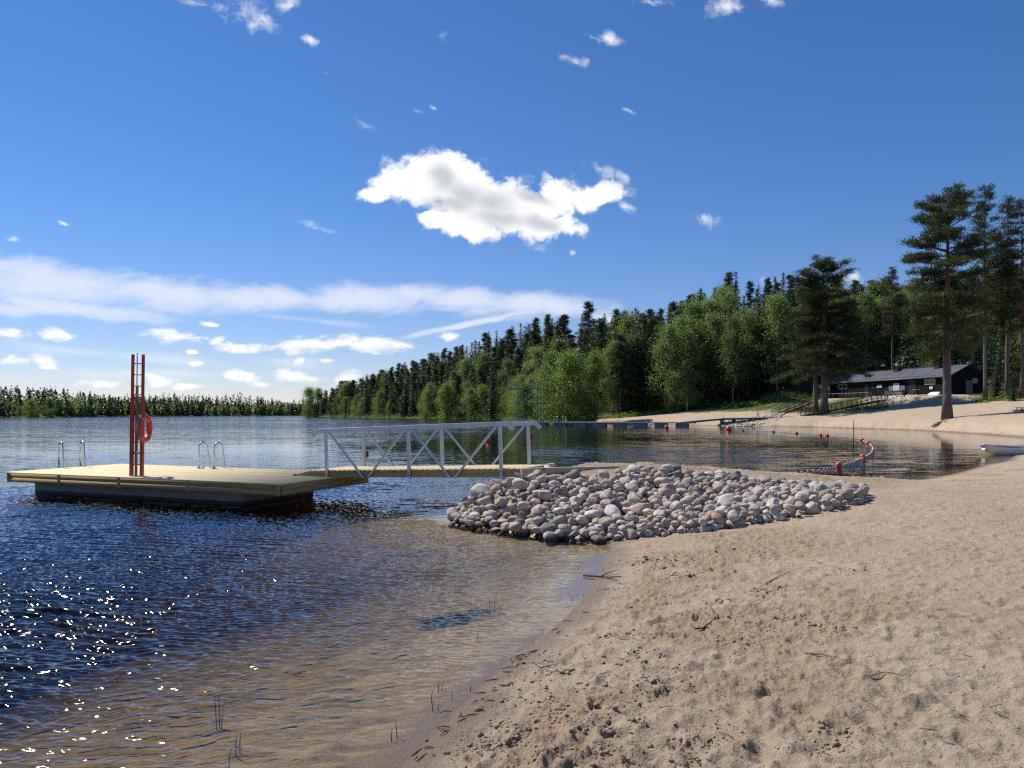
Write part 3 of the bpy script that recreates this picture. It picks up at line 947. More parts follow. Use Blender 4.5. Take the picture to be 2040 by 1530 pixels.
def swim_ladder(x, y, rz):
    t = thing('swim_ladder', None, None, (x, y, 0.6), rz)
    t.parent = dock
    for s in (-0.27, 0.27):
        pts = [(s, 0.28, 0), (s, 0.28, 0.45)]
        for k in range(9):
            a = math.pi * k / 8
            pts.append((s, 0.13 + 0.15 * math.cos(a), 0.56 + 0.15 * math.sin(a)))
        pts += [(s, -0.05, 0.40), (s, -0.10, 0.0), (s, -0.12, -0.5), (s, -0.12, -1.2)]
        MB().tube(pts, 0.019, 8).build('handrail', M['steel'], t)
    for k in range(4):
        MB().box(-0.27, 0.27, -0.16, -0.08, -0.32 - 0.25 * k, -0.29 - 0.25 * k).build('tread', M['steel'], t)
    for s in (-1, 1):
        MB().cyl((s * 0.27, 0.28, 0.0), (s * 0.27, 0.28, 0.03), 0.05).build('foot_plate', M['steel'], t)
        MB().box(s * 0.17 - 0.03, s * 0.17 + 0.03, 0.2, 0.28, 0, 0.07).build('bracket', M['steel'], t)


def dock_xy(px, py):
    w = Vector((*gnd(px, py, 0.6), 0))
    e = (Vector((DK_R.x, DK_R.y, 0)) - Vector((DK_L.x, DK_L.y, 0))).normalized()
    r = w - Vector((DK_L.x, DK_L.y, 0))
    return r.dot(e), r.dot(Vector((-e.y, e.x, 0)))


lx, ly = dock_xy(146, 931)
swim_ladder(lx, min(ly, DW - 0.35), R(90) - R(20))
lx, ly = dock_xy(443, 931)
swim_ladder(lx, DW - 0.30, R(180))

# ------------------------------------------------------------------ rescue station on the pontoon
rx, ry = dock_xy(270, 947)
def dk(x, y, z=0.6):
    return dock.matrix_basis @ Vector((x, y, z)) if False else Vector((DK_L.x, DK_L.y, 0)) + Matrix.Rotation(dock.rotation_euler.z, 3, 'Z') @ Vector((x, y, z))
base = Vector((*gnd(271, 948.5, 0.6), 0.6))
lad = thing('rescue_ladder', 'tall red painted ladder standing upright on the pontoon deck', 'ladder', base, R(-4))
lad.rotation_euler = (0, R(0.8), R(-4))
for s in (-0.128, 0.128):
    # a U profile: web and two flanges
    b = MB().box(s - 0.026, s + 0.026, -0.006, 0.006, 0.0, 2.90)
    b.box(s - 0.026, s - 0.020, 0.006, 0.05, 0.0, 2.90).box(s + 0.020, s + 0.026, 0.006, 0.05, 0.0, 2.90)
    b.build('rail', M['red'], lad)
    MB().box(s - 0.034, s + 0.034, -0.016, -0.007, 0.0, 1.86).box(s - 0.034, s - 0.029, -0.007, 0.06, 0.0, 1.86).box(s + 0.029, s + 0.034, -0.007, 0.06, 0.0, 1.86).build('sleeve', M['red'], lad)
for k in range(10):
    z = 0.27 + 0.268 * k
    MB().cyl((-0.125, 0.028, z), (0.125, 0.028, z), 0.012, 8).build('rung', M['red'], lad)
MB().box(-0.16, 0.18, -0.04, 0.10, 0.0, 0.012).build('base_plate', M['steel'], lad)
MB().box(-0.085, -0.035, 0.075, 0.125, 0.0, 2.14).build('post', M['post'], lad, 0.004)
MB().box(-0.10, 0.05, 0.064, 0.074, 1.93, 1.96).build('bracket', M['steel'], lad)
MB().box(-0.16, 0.16, 0.064, 0.074, 0.55, 0.58).build('bracket', M['steel'], lad)
hook = thing('boat_hook', 'long thin boat hook pole clipped inside the red ladder', 'boat hook', base + Vector((0.012, -0.035, 0.01)), 0)
hook.rotation_euler = (0, R(0.7), 0)
MB().cyl((0, 0, 0), (0, 0, 2.80), 0.013, 8).build('pole', M['post'], hook)
MB().tube([(0, 0, 2.79), (0, 0, 2.92)], 0.012, 8).tube([(0, 0, 2.83), (-0.03, 0, 2.84), (-0.052, 0, 2.83), (-0.058, 0, 2.87)], 0.009, 6).build('hook', M['steel'], hook)
# lifebuoy: hangs on the back of the ladder, turned edge-on
lb = thing('lifebuoy', 'red ring lifebuoy hanging on the side of the red ladder', 'lifebuoy', base + Vector((0.15, 0.10, 1.14)), R(93))
MB().torus((0, 0, 0), (0, 1, 0), 0.285, 0.072, 40, 14).build('ring', M['buoy_red'], lb)
for k in range(4):
    a = math.pi / 4 + k * math.pi / 2
    MB().torus((0, 0, 0), (0, 1, 0), 0.285, 0.0745, 4, 14, a - 0.06, a + 0.06).build('reflective_band', M['band'], lb)
rp = [(0.37 * math.cos(a), 0.02 * math.sin(3 * a), 0.37 * math.sin(a) * (1.0 + 0.02 * math.sin(8 * a))) for a in np.linspace(0, 6.2832, 41)]
MB().tube(rp, 0.006, 5, False).build('grab_rope', M['rope'], lb)
MB().tube([(-0.02, 0.07, 0.26), (-0.06, 0.11, 0.31), (-0.11, 0.12, 0.30)], 0.008, 6).build('hanger', M['steel'], lb)

# ------------------------------------------------------------------ gangway
G0 = at(653, 936.5, 18.1); G1 = at(1000, 933, 16.2)
gw, GLn = local_thing('gangway', 'timber gangway with aluminium truss railings from beach to pontoon', 'gangway', G0, G1)
GX0, GX1, GW = -1.0, GLn + 0.47, 1.42
boards(gw, 'deck', M['deck'], GX0 + 0.42, GX1, -0.03, GW + 0.03, -0.028, 0.0, 40, 'y', 0.008, 0.001)
for y0 in (0.0, GW - 0.06):
    V = [(GX0, y0, -0.165), (GX1, y0, -0.195), (GX1, y0, -0.03), (GX0 + 0.40, y0, -0.03), (GX0, y0, -0.11)]
    V += [(a, b + 0.06, c) for a, b, c in V]
    MB().add(V, [(0, 1, 2, 3, 4), (9, 8, 7, 6, 5), (0, 5, 6, 1), (1, 6, 7, 2), (2, 7, 8, 3), (3, 8, 9, 4), (4, 9, 5, 0)]).build('side_beam', M['fascia'], gw)
V = [(GX0 + 0.02, 0.06, -0.12), (GX0 + 0.42, 0.06, -0.028), (GX0 + 0.42, GW - 0.06, -0.028), (GX0 + 0.02, GW - 0.06, -0.12)]
MB().add(V + [(a, b, c - 0.012) for a, b, c in V], [(3, 2, 1, 0)[::-1], (4, 5, 6, 7)[::-1], (0, 4, 5, 1), (1, 5, 6, 2), (2, 6, 7, 3), (3, 7, 4, 0)]).build('ramp_plate', M['alu'], gw)
for y0 in (-0.05, GW + 0.005):
    MB().cyl((GX0 + 0.03, y0, -0.135), (GX0 + 0.03, y0 + 0.045, -0.135), 0.052, 16).build('wheel', M['black'], gw)
for x in (0.8, 2.2, 3.6):
    MB().box(x, x + 0.06, 0.07, GW - 0.07, -0.18, -0.03).build('cross_beam', M['fascia'], gw)
RH = 0.985
for side in (0, 1):
    yo = -0.034 if side == 0 else GW + 0.034
    sg = -1 if side == 0 else 1
    px_ = [0.0, GLn / 2, GLn]
    for x in px_:
        mb = MB().box(x - 0.036, x + 0.036, yo - 0.030, yo + 0.030, -0.21, RH - 0.1)
        mb.build('post', M['alu'], gw, 0.006)
        for zb in (-0.07, -0.13):
            MB().cyl((x, yo + sg * 0.030, zb), (x, yo + sg * 0.042, zb), 0.013, 8).build('bolt', M['black'], gw)
    hd = [(GX0 + 0.62, RH - 0.175), (GX0 + 0.78, RH - 0.055), (GLn + 0.06 + 0.13, RH - 0.05), (GLn + 0.30, RH - 0.165)]
    for (xa, za), (xb, zb) in zip(hd[:-1], hd[1:]):
        MB().beam((xa, yo, za), (xb, yo, zb), 0.062, 0.10).build('handrail', M['alu'], gw, 0.008)
    top, bot = RH - 0.10, -0.18
    h = GLn / 2
    for xa, xb in ((0.10, h * 0.455), (h - 0.10, h * 0.51), (h + 0.10, h * 1.455), (GLn - 0.09, h * 1.51)):
        MB().beam((xa, yo + sg * 0.004, top), (xb, yo + sg * 0.004, bot), 0.034, 0.05).build('brace', M['alu'], gw, 0.004)
MB().beam((GLn + 0.30, -0.03, -0.10), (GX1 + 0.12, -0.03, -0.17), 0.012, 0.07).build('hinge_plate', M['alu'], gw)

# timber abutment that carries the gangway's land end and holds the sand
e1 = (G1 - G0).normalized(); e1.z = 0; e1.normalize(); e2 = Vector((-e1.y, e1.x, 0))
Pab = G0 + e1 * (GX1 + 0.03); Pab.z = 0
AB0 = at(1038, 931, 15.9)
ab = thing('timber_abutment', 'pale timber retaining wall at the landward end of the gangway', 'retaining wall', (AB0.x, AB0.y, 0), 0)
zt = 0.965
b_end = at(1232, 935, 17.1)
vx = Vector((b_end.x - AB0.x, b_end.y - AB0.y, 0))
mb = MB()
mb.beam((0, 0.05, zt - 0.11), (vx.x, vx.y + 0.05, zt - 0.14), 0.09, 0.20)
mb.build('top_beam', M['abut'], ab, 0.006)
MB().beam((0.01, 0.055, zt - 0.36), (vx.x, vx.y + 0.055, zt - 0.40), 0.085, 0.25).build('lower_beam', M['abut'], ab, 0.006)
ex_ = e2 * 1.75
MB().beam((0.03, 0.11, zt - 0.11), (0.03 + ex_.x, 0.11 + ex_.y, zt - 0.11), 0.09, 0.20).build('end_beam', M['abut'], ab, 0.006)
MB().beam((0.035, 0.12, zt - 0.36), (0.035 + ex_.x, 0.12 + ex_.y, zt - 0.36), 0.085, 0.28).build('end_beam', M['abut'], ab, 0.006)


# ------------------------------------------------------------------ the heap of rounded stones
def icosphere(n):
    import bmesh
    bm = bmesh.new()
    bmesh.ops.create_icosphere(bm, subdivisions=n, radius=1.0)
    V = np.array([v.co[:] for v in bm.verts]); F = np.array([[v.index for v in f.verts] for f in bm.faces])
    bm.free()
    return V, F


ICO3, ICO3F = icosphere(4)
ICO2, ICO2F = icosphere(2)


def n3(V, s, seed):
    return (vnoise(V[:, 0] * s + 3 * V[:, 2] * s * 0.37, V[:, 1] * s + V[:, 2] * s * 0.9 + seed * 13.7, seed) +
            vnoise(V[:, 2] * s + 5.1, V[:, 0] * s * 0.8 - V[:, 1] * s * 0.5 + seed * 7.1, seed + 50))


def stone_shape(seed, base=None):
    V = (ICO3 if base is None else base).copy()
    rr = np.random.default_rng(seed)
    p = rr.uniform(1.9, 2.9)
    V = np.sign(V) * np.abs(V) ** (2 / p)
    V /= (np.abs(V) ** 2).sum(1, keepdims=True) ** 0.5 * 0.6 + 0.4
    V = V * (1 + 0.30 * n3(V, 0.9, seed))[:, None]
    for k in range(rr.integers(2, 5)):
        a = rr.normal(size=3); a /= np.linalg.norm(a)
        lim = rr.uniform(0.60, 0.92)
        q = V @ a
        V -= np.maximum(q - lim, 0)[:, None] * a * 0.75
    V = V * (1 + 0.055 * n3(V, 2.6, seed + 3) + 0.016 * n3(V, 8.0, seed + 5))[:, None]
    return V


def stone_mat(name, c0, c1, speck, band=0.0):
    m, T, p = new_mat(name)
    tc = T.new('ShaderNodeTexCoord').outputs['Object']
    rnd = T.new('ShaderNodeObjectInfo').outputs['Random']
    off = T.new('ShaderNodeCombineXYZ', {0: T.math('MULTIPLY', rnd, 40.0), 1: T.math('MULTIPLY', rnd, 17.0), 2: 0.0}).outputs[0]
    v = T.vmath('ADD', tc, off)
    col = T.mix(T.rng(T.noise(v, 1.6, 6, 0.62), 0.3, 0.7), c0, c1)
    col = T.mix(T.math('MULTIPLY', T.rng(T.noise(v, 22, 3, 0.7), 0.55, 0.68), 0.55), col, speck)
    col = T.mix(T.math('MULTIPLY', T.rng(T.noise(v, 17, 3, 0.7), 0.42, 0.30), 0.5), col, tuple(x * 0.35 for x in c0))
    if band:
        w = T.noise(T.new('ShaderNodeMapping', {'Vector': v, 'Scale': (0.8, 0.8, 5.0)}).outputs[0], 2.0, 4, 0.6, 0.5)
        col = T.mix(T.math('MULTIPLY', T.rng(w, 0.5, 0.62), band), col, (0.42, 0.36, 0.33))
    hs = T.new('ShaderNodeHueSaturation', {'Value': T.rng(rnd, 0, 1, 0.74, 1.12, False), 'Color': col})
    # stones standing in the water are dark where it wets them
    z = T.new('ShaderNodeSeparateXYZ', {0: T.new('ShaderNodeNewGeometry').outputs['Position']}).outputs[2]
    wet = T.rng(T.math('ADD', z, T.math('MULTIPLY', T.math('SUBTRACT', T.noise(v, 3.0, 2), 0.5), 0.05)), 0.075, 0.03)
    col = T.mix(wet, hs.outputs[0], (0.055, 0.04, 0.03))
    T.l.new(col, p.inputs['Base Color'])
    T.l.new(T.rng(wet, 0, 1, 0.8, 0.25), p.inputs['Roughness'])
    p.inputs['Specular IOR Level'].default_value = 0.35
    b = T.new('ShaderNodeBump', {'Strength': 0.5, 'Distance': 0.02, 'Height': T.math('ADD', T.noise(v, 14, 5, 0.7), T.math('MULTIPLY', T.noise(v, 4, 4, 0.6), 1.5))})
    T.l.new(b.outputs[0], p.inputs['Normal'])
    return m


STONE_KINDS = [('pinkish grey', stone_mat('pink_granite', (0.405, 0.328, 0.268), (0.575, 0.478, 0.395), (0.77, 0.68, 0.576)), 0.36),
               ('pale grey', stone_mat('pale_granite', (0.49, 0.426, 0.36), (0.68, 0.6, 0.51), (0.8, 0.748, 0.648)), 0.28),
               ('grey', stone_mat('grey_gneiss', (0.326, 0.29, 0.258), (0.49, 0.439, 0.39), (0.68, 0.619, 0.552), 0.5), 0.18),
               ('reddish', stone_mat('red_granite', (0.36, 0.255, 0.205), (0.50, 0.375, 0.31), (0.707, 0.542, 0.444)), 0.12),
               ('dark grey', stone_mat('dark_gabbro', (0.177, 0.161, 0.15), (0.299, 0.271, 0.252), (0.49, 0.439, 0.396)), 0.06)]
STONE_MESH = []
for k in range(14):
    STONE_MESH.append(stone_shape(100 + k))
_stone_me = {}


def stone_mesh(k, kind):
    if (k, kind) not in _stone_me:
        me = mesh_np('stone', STONE_MESH[k], ICO3F, smooth=True)
        me.materials.append(STONE_KINDS[kind][1])
        _stone_me[(k, kind)] = me
    return _stone_me[(k, kind)]


def inside(px, py, poly):
    c = False
    for i in range(len(poly)):
        ax, ay = poly[i - 1]; bx, by = poly[i]
        if (ay > py) != (by > py) and px < (bx - ax) * (py - ay) / (by - ay) + ax: c = not c
    return c


PILE_PX = [(893, 1037), (925, 1010), (968, 982), (1010, 962), (1038, 962), (1062, 951), (1110, 954), (1180, 957), (1235, 946), (1290, 934), (1360, 943), (1450, 950), (1540, 963), (1640, 970), (1722, 976), (1724, 990),
           (1660, 1004), (1560, 1022), (1470, 1036), (1380, 1050), (1290, 1058), (1228, 1066), (1190, 1073), (1120, 1071), (1060, 1064), (1000, 1058), (940, 1050)]


def build_stones():
    rng = np.random.default_rng(42)
    # candidates in plan view, on the slope of the bank
    n = 26000
    xs, ys = rng.uniform(-1.8, 9.6, n), rng.uniform(12.2, 20.5, n)
    zs = height(xs, ys)
    ok = []
    for x, y, z in zip(xs, ys, zs):
        zz = z + 0.10
        px, py = 1020 + x / y * FPX, HZ + (CAMZ - zz) / y * FPX
        ok.append(inside(px, py, PILE_PX) and z > -0.35)
    ok = np.array(ok)
    xs, ys, zs = xs[ok], ys[ok], zs[ok]
    cell = {}
    placed = []

    def try_place(x, y, z, r, fac, layer):
        ix, iy = int(x / 0.5), int(y / 0.5)
        for a in (-1, 0, 1):
            for b in (-1, 0, 1):
                for q in cell.get((ix + a, iy + b, layer), ()):
                    dd = (q[0] - x) ** 2 + (q[1] - y) ** 2 + ((q[2] - z) * 1.0) ** 2
                    if dd < (fac * (q[3] + r)) ** 2: return False
        cell.setdefault((ix, iy, layer), []).append((x, y, z, r))
        placed.append((x, y, z, r, layer))
        return True

    # the few largest where the photo has them
    for px, py, r in ((962, 1021, 0.27), (1252, 948, 0.22), (1160, 1022, 0.23), (1087, 1000, 0.21), (1090, 940, 0.19), (1280, 1018, 0.19), (1245, 1008, 0.2), (1345, 940, 0.19), (1455, 985, 0.2), (1445, 1000, 0.18), (1710, 982, 0.2), (1700, 990, 0.2), (1685, 1003, 0.17), (1500, 1016, 0.19), (1067, 938, 0.18), (1310, 1015, 0.17), (1170, 970, 0.2), (1380, 1020, 0.17)):
        z = 0.3
        for _ in range(6):
            x, y = gnd(px, py, z + 0.1)
            z = max(hz(x, y), 0.0)
        if inside(1020 + x / y * FPX, HZ + (CAMZ - z - 0.1) / y * FPX, PILE_PX): try_place(x, y, z, r * 0.86, 0.6, 0)
    k = 0
    order = rng.permutation(len(xs))
    for i in order:
        r = float(np.clip(0.093 * math.exp(rng.normal(0, 0.36)), 0.05, 0.2))
        if k > 5000: r = float(rng.uniform(0.05, 0.09))
        if try_place(xs[i], ys[i], zs[i], r, 0.80, 0): pass
        k += 1
    # a second course lying in the hollows of the first
    for i in rng.permutation(len(xs)):
        r = float(np.clip(0.09 * math.exp(rng.normal(0, 0.33)), 0.045, 0.17))
        if rng.random() < 0.6:
            try_place(xs[i], ys[i], zs[i] + 0.13, r, 0.98, 1)
    cam_ = np.array([0, 0, CAMZ])
    items = []
    for (x, y, z, r, layer) in placed:
        items.append((r / math.hypot(x, y) * (1.25 if layer else 1), x, y, z, r, layer))
    items.sort(reverse=True)
    wts = np.array([k_[2] for k_ in STONE_KINDS]); wts = wts / wts.sum()
    SV, SF, SK = [], [], []
    nv = 0
    seen = {}
    for idx, (_, x, y, z, r, layer) in enumerate(items):
        sx = r * rng.uniform(1.0, 1.38); sy = r * rng.uniform(0.82, 1.05); sz = r * rng.uniform(0.60, 0.88)
        kind = int(rng.choice(len(wts), p=wts))
        rot = (Matrix.Rotation(rng.uniform(0, 6.28), 3, 'Z') @ Matrix.Rotation(rng.normal(0, 0.32), 3, 'X') @ Matrix.Rotation(rng.normal(0, 0.32), 3, 'Y'))
        zz = z + sz * (0.55 if layer == 0 else 0.6)
        sh = int(rng.integers(0, 14))
        if idx < 300:
            o = bpy.data.objects.new('stone', stone_mesh(sh, kind))
            o.location = (x, y, zz); o.scale = (sx, sy, sz); o.rotation_euler = rot.to_euler()
            COL.objects.link(o)
            px = 1020 + x / y * FPX; py = HZ + (CAMZ - zz) / y * FPX
            size = 'biggest' if r > 0.2 else 'large' if r > 0.165 else 'medium' if r > 0.125 else 'small'
            shape = 'flat' if sz / sx < 0.5 else 'long' if sx / sy > 1.45 else 'round' if sx / sy < 1.15 else 'oval'
            col = STONE_KINDS[kind][0]
            if z < 0.06 and x < 1.7: where = "in water at the heap's foot"
            elif px < 1000: where = "on the heap's left tip"
            elif py < 960 and px < 1235: where = 'high under the timber wall'
            elif px > 1640: where = "at the heap's right end"
            elif py < 965: where = "on the heap's sandy top edge"
            elif py > 1035: where = "on the heap's lower sand edge" if px > 1215 else 'low on the heap above water'
            else: where = 'midway left of heap centre' if px < 1180 else 'at the heap centre' if px < 1400 else 'midway right of heap centre'
            tag(o, '%s %s %s stone %s' % (size, shape, col, where), 'stone', 'rounded stones of the heap beside the gangway')
        else:
            lowp = ICO2 if False else STONE_MESH[sh]
            V = (lowp * np.array([sx, sy, sz])) @ np.array(rot).T + np.array([x, y, zz])
            SV.append(V); SF.append(ICO3F + nv); SK.append(np.full(len(ICO3F), kind)); nv += len(V)
    if SV:
        me = mesh_np('small_stones', np.vstack(SV), np.vstack(SF), smooth=True)
        for k_ in STONE_KINDS: me.materials.append(k_[1])
        me.polygons.foreach_set('material_index', np.concatenate(SK).astype(np.int32))
        o = link_mesh('small_stones', me, None)
        tag(o, 'smaller rounded stones filling the gaps of the heap', 'stones', kind='stuff')
    print('stones', len(items))


build_stones()
# one stone lying on the sand behind the heap, against the water
def single_stone(name, label, px, py, z, r, sc, kind, sh, rz=0.3):
    x, y = gnd(px, py, z)
    o = bpy.data.objects.new(name, stone_mesh(sh, kind))
    o.location = (x, y, max(hz(x, y), 0) + r * sc[2] * 0.55); o.scale = (r * sc[0], r * sc[1], r * sc[2]); o.rotation_euler = (0, 0, rz)
    COL.objects.link(o)
    return tag(o, label, 'stone')


single_stone('stone', 'lone flat stone on the sand crest beside the blue water', 1187, 919, 0.86, 0.2, (1.3, 0.8, 0.38), 1, 3)


# stones dumped as scour protection: too many and too small to tell apart
def rubble(name, label, fn, n, r0, r1, seed, kinds=(0, 1, 2)):
    rng = np.random.default_rng(seed)
    shapes = [stone_shape(300 + k, ICO2) for k in range(6)]
    SV, SF, SK, nv = [], [], [], 0
    for _ in range(n):
        x, y, dz = fn(rng)
        r = rng.uniform(r0, r1)
        A_ = np.array((Matrix.Rotation(rng.uniform(0, 6.28), 3, 'Z') @ Matrix.Rotation(rng.normal(0, .4), 3, 'X')))
        V = (shapes[rng.integers(0, 6)] * np.array([r * 1.2, r * 0.9, r * 0.7])) @ A_.T + np.array([x, y, 0])
        SV.append((V, dz, x, y)); SF.append(ICO2F + nv); SK.append(np.full(len(ICO2F), rng.choice(len(kinds)))); nv += len(V)
    xs = np.array([s[2] for s in SV]); ys = np.array([s[3] for s in SV])
    zs = height(xs, ys)
    VV = []
    for (V, dz, x, y), z in zip(SV, zs):
        V[:, 2] += z + dz; VV.append(V)
    me = mesh_np(name, np.vstack(VV), np.vstack(SF), smooth=True)
    for k_ in kinds: me.materials.append(STONE_KINDS[k_][1])
    me.polygons.foreach_set('material_index', np.concatenate(SK).astype(np.int32))
    tag(link_mesh(name, me, None), label, 'stones', kind='stuff')


def f_dock(rng):
    px = rng.uniform(1425, 1548); Y = rng.uniform(122, 131)
    return (px - 1020) / FPX * Y + (Y - 122) * 0.15, Y, 0.08
rubble('riprap', 'grey riprap stones under the boardwalk at the far waterline', f_dock, 750, 0.12, 0.3, 5)


def f_house(rng):
    s = rng.uniform(0.06, 0.52); v = rng.uniform(-5.6, -2.6)
    ex = (CAB_B - CAB_A).normalized(); ey = Vector((ex.y, -ex.x, 0))
    p = CAB_A + ex * (s * 30) + ey * v
    return p.x, p.y, 0.1
rubble('stone_bank', 'bank of pale stones in front of the dark bath house', f_house, 620, 0.10, 0.22, 6, (0, 1))


def f_landing(rng):
    px = rng.uniform(1195, 1300); Y = rng.uniform(139, 147)
    return (px - 1020) / FPX * Y, Y, 0.04
rubble('shore_rubble', 'low stony shore strip behind the far jetty', f_landing, 260, 0.1, 0.28, 8)


# ------------------------------------------------------------------ trees
def leaf_mat(name, cols, trans, rough=0.55, var=0.3):
    """leaves: a thin sheet that lets part of the light through; tone varies from clump to clump and tree to tree"""
    m, T, p = new_mat(name)
    geo = T.new('ShaderNodeNewGeometry').outputs['Position']
    rnd = T.new('ShaderNodeObjectInfo').outputs['Random']
    n = T.noise(geo, 0.9, 3, 0.6)
    n2 = T.noise(geo, 6.0, 2, 0.6)
    f = T.math('ADD', T.math('MULTIPLY', T.rng(n, 0.3, 0.7), 0.6), T.math('MULTIPLY', T.rng(n2, 0.3, 0.7), 0.4))
    col = T.ramp(f, [(0.15, cols[0]), (0.5, cols[1]), (0.85, cols[2])])
    col = T.new('ShaderNodeHueSaturation', {'Hue': T.rng(rnd, 0, 1, 0.485, 0.512, False), 'Value': T.rng(T.math('FRACT', T.math('MULTIPLY', rnd, 7.31)), 0, 1, 1 - var, 1 + var, False), 'Color': col}).outputs[0]
    T.l.new(col, p.inputs['Base Color'])
    p.inputs['Roughness'].default_value = rough
    p.inputs['Specular IOR Level'].default_value = 0.35
    tl = T.new('ShaderNodeBsdfTranslucent', {'Color': T.mix(1.0, col, (1.25, 1.3, 0.6), 'MULTIPLY')})
    mx = T.new('ShaderNodeMixShader', {0: trans, 1: p.outputs[0], 2: tl.outputs[0]})
    T.l.new(mx.outputs[0], T.n['Material Output'].inputs['Surface'])
    return m


M['spruce'] = leaf_mat('spruce_needles', [(0.026, 0.040, 0.019), (0.048, 0.072, 0.031), (0.080, 0.112, 0.044)], 0.2)
M['pine'] = leaf_mat('pine_needles', [(0.032, 0.048, 0.024), (0.057, 0.080, 0.037), (0.095, 0.120, 0.054)], 0.22)
M['birch'] = leaf_mat('birch_leaves', [(0.095, 0.140, 0.055), (0.165, 0.228, 0.092), (0.255, 0.325, 0.150)], 0.48, 0.45)
M['alder'] = leaf_mat('alder_leaves', [(0.090, 0.140, 0.036), (0.165, 0.235, 0.062), (0.255, 0.330, 0.105)], 0.5, 0.5, 0.2)
M['grassm'] = leaf_mat('grass_blades', [(0.07, 0.10, 0.02), (0.12, 0.16, 0.035), (0.20, 0.22, 0.07)], 0.35)


def bark_mat(name, low, high=None, h0=5.0, h1=9.0, scale=5.0, bump=0.8):
    m, T, p = new_mat(name)
    tc = T.new('ShaderNodeTexCoord').outputs['Object']
    mp = T.new('ShaderNodeMapping', {'Vector': tc, 'Scale': (1, 1, 0.22)}).outputs[0]
    n = T.noise(mp, scale, 6, 0.7, 0.4)
    col = T.ramp(n, [(0.32, tuple(c * 0.35 for c in low)), (0.5, low), (0.7, tuple(c * 1.5 for c in low))])
    if high:
        z = T.new('ShaderNodeSeparateXYZ', {0: tc}).outputs[2]
        hc = T.ramp(n, [(0.3, tuple(c * 0.6 for c in high)), (0.6, high)])
        col = T.mix(T.rng(T.math('ADD', z, T.math('MULTIPLY', T.math('SUBTRACT', n, 0.5), 3.0)), h0, h1), col, hc)
    T.l.new(col, p.inputs['Base Color'])
    p.inputs['Roughness'].default_value = 0.9
    b = T.new('ShaderNodeBump', {'Strength': bump, 'Distance': 0.04, 'Height': n})
    T.l.new(b.outputs[0], p.inputs['Normal'])
    return m


M['bark_pine'] = bark_mat('pine_bark', (0.125, 0.10, 0.085), (0.20, 0.115, 0.065), 8, 15)
M['bark_spruce'] = bark_mat('spruce_bark', (0.095, 0.075, 0.060))
M['bark_birch'] = bark_mat('birch_bark', (0.30, 0.29, 0.27), None, scale=3.0)


def cards(C, L, W, U=None, jit=0.5, rng=RNG):
    """rhombic leaf sprays: centres C, half lengths L along U, half widths W; leaf normals random"""
    n = len(C)
    if U is None: U = rng.normal(size=(n, 3))
    U = U + jit * rng.normal(size=(n, 3))
    U /= np.linalg.norm(U, axis=1, keepdims=True)
    N = rng.normal(size=(n, 3)); N[:, 2] = np.abs(N[:, 2]) + 0.5
    S = np.cross(U, N); S /= np.linalg.norm(S, axis=1, keepdims=True) + 1e-9
    L = np.broadcast_to(np.asarray(L, float).reshape(-1, 1), (n, 1)); W = np.broadcast_to(np.asarray(W, float).reshape(-1, 1), (n, 1))
    V = np.stack([C - U * L, C + S * W - U * L * 0.1, C + U * L, C - S * W - U * L * 0.1], 1).reshape(-1, 3)
    return V


def crown_mesh(name, Vs, mat):
    V = np.vstack(Vs)
    F = np.arange(len(V)).reshape(-1, 4)
    me = mesh_np(name, V, F)
    me.materials.append(mat)
    return me


def trunk_mesh(name, h, r0, mat, rng, lean=0.02, limbs=(), top=0.97, flare=1.35, n=9, curve=0.15):
    mb = MB()
    ph = rng.uniform(0, 6.28)
    pts, rs = [], []
    for k in range(11):
        t = k / 10
        z = h * top * t
        pts.append((curve * math.sin(t * 2.6 + ph) * t + lean * z, curve * math.cos(t * 2.1 + ph) * t, z - (0.25 if k == 0 else 0)))
        rs.append(max(r0 * (1 - t) ** 0.75 * (flare if k == 0 else 1.0), 0.015))
    mb.tube(pts, rs, n)
    for p in limbs:
        mb.tube(p[0], p[1], 5, False)
    V = np.concatenate(mb.V)
    me = bpy.data.meshes.new(name)
    me.from_pydata(V.tolist(), [], mb.F)
    me.polygons.foreach_set('use_smooth', mb.S)
    me.materials.append(mat)
    return me


def make_spruce(h, Rr, seed, dense=1.0, z0=0.06):
    rng = np.random.default_rng(seed)
    C, U, L, W = [], [], [], []
    z = z0 * h
    while z < h * 0.985:
        t = z / h
        rad = Rr * (1 - t) ** 0.6 * rng.uniform(0.8, 1.15) + 0.12
        nb = max(4, int(11 * dense * (0.4 + 0.6 * (1 - t))))
        a0 = rng.uniform(0, 6.28)
        for b in range(nb):
            a = a0 + 6.283 * b / nb + rng.normal(0, 0.25)
            rl = rad * rng.uniform(0.55, 1.15)
            d = np.array([math.cos(a), math.sin(a), 0])
            ns = max(2, int(rl / 0.30))
            for s in range(ns):
                q = (s + rng.uniform(0.3, 1.0)) / ns
                dz = -0.42 * rl * q + 0.22 * rl * q * q + rng.normal(0, 0.08)
                if rng.random() < 0.12: continue
                C.append(d * rl * q + np.array([0, 0, z + dz]) + rng.normal(0, 0.07, 3))
                U.append(d * (0.9 if s == ns - 1 else 0.55) + np.array([-d[1], d[0], 0]) * rng.normal(0, 0.8) + np.array([0, 0, -0.38]))
                L.append(rng.uniform(0.28, 0.5) * (0.6 + 0.4 * (1 - t))); W.append(rng.uniform(0.10, 0.19))
        z += rng.uniform(0.28, 0.46) * (0.6 + 0.5 * (1 - t))
    C = np.array(C)
    return trunk_mesh('trunk', h, 0.012 * h, M['bark_spruce'], rng, 0, curve=0.05), crown_mesh('crown', [cards(C, np.array(L), np.array(W), np.array(U), 0.25, rng)], M['spruce'])


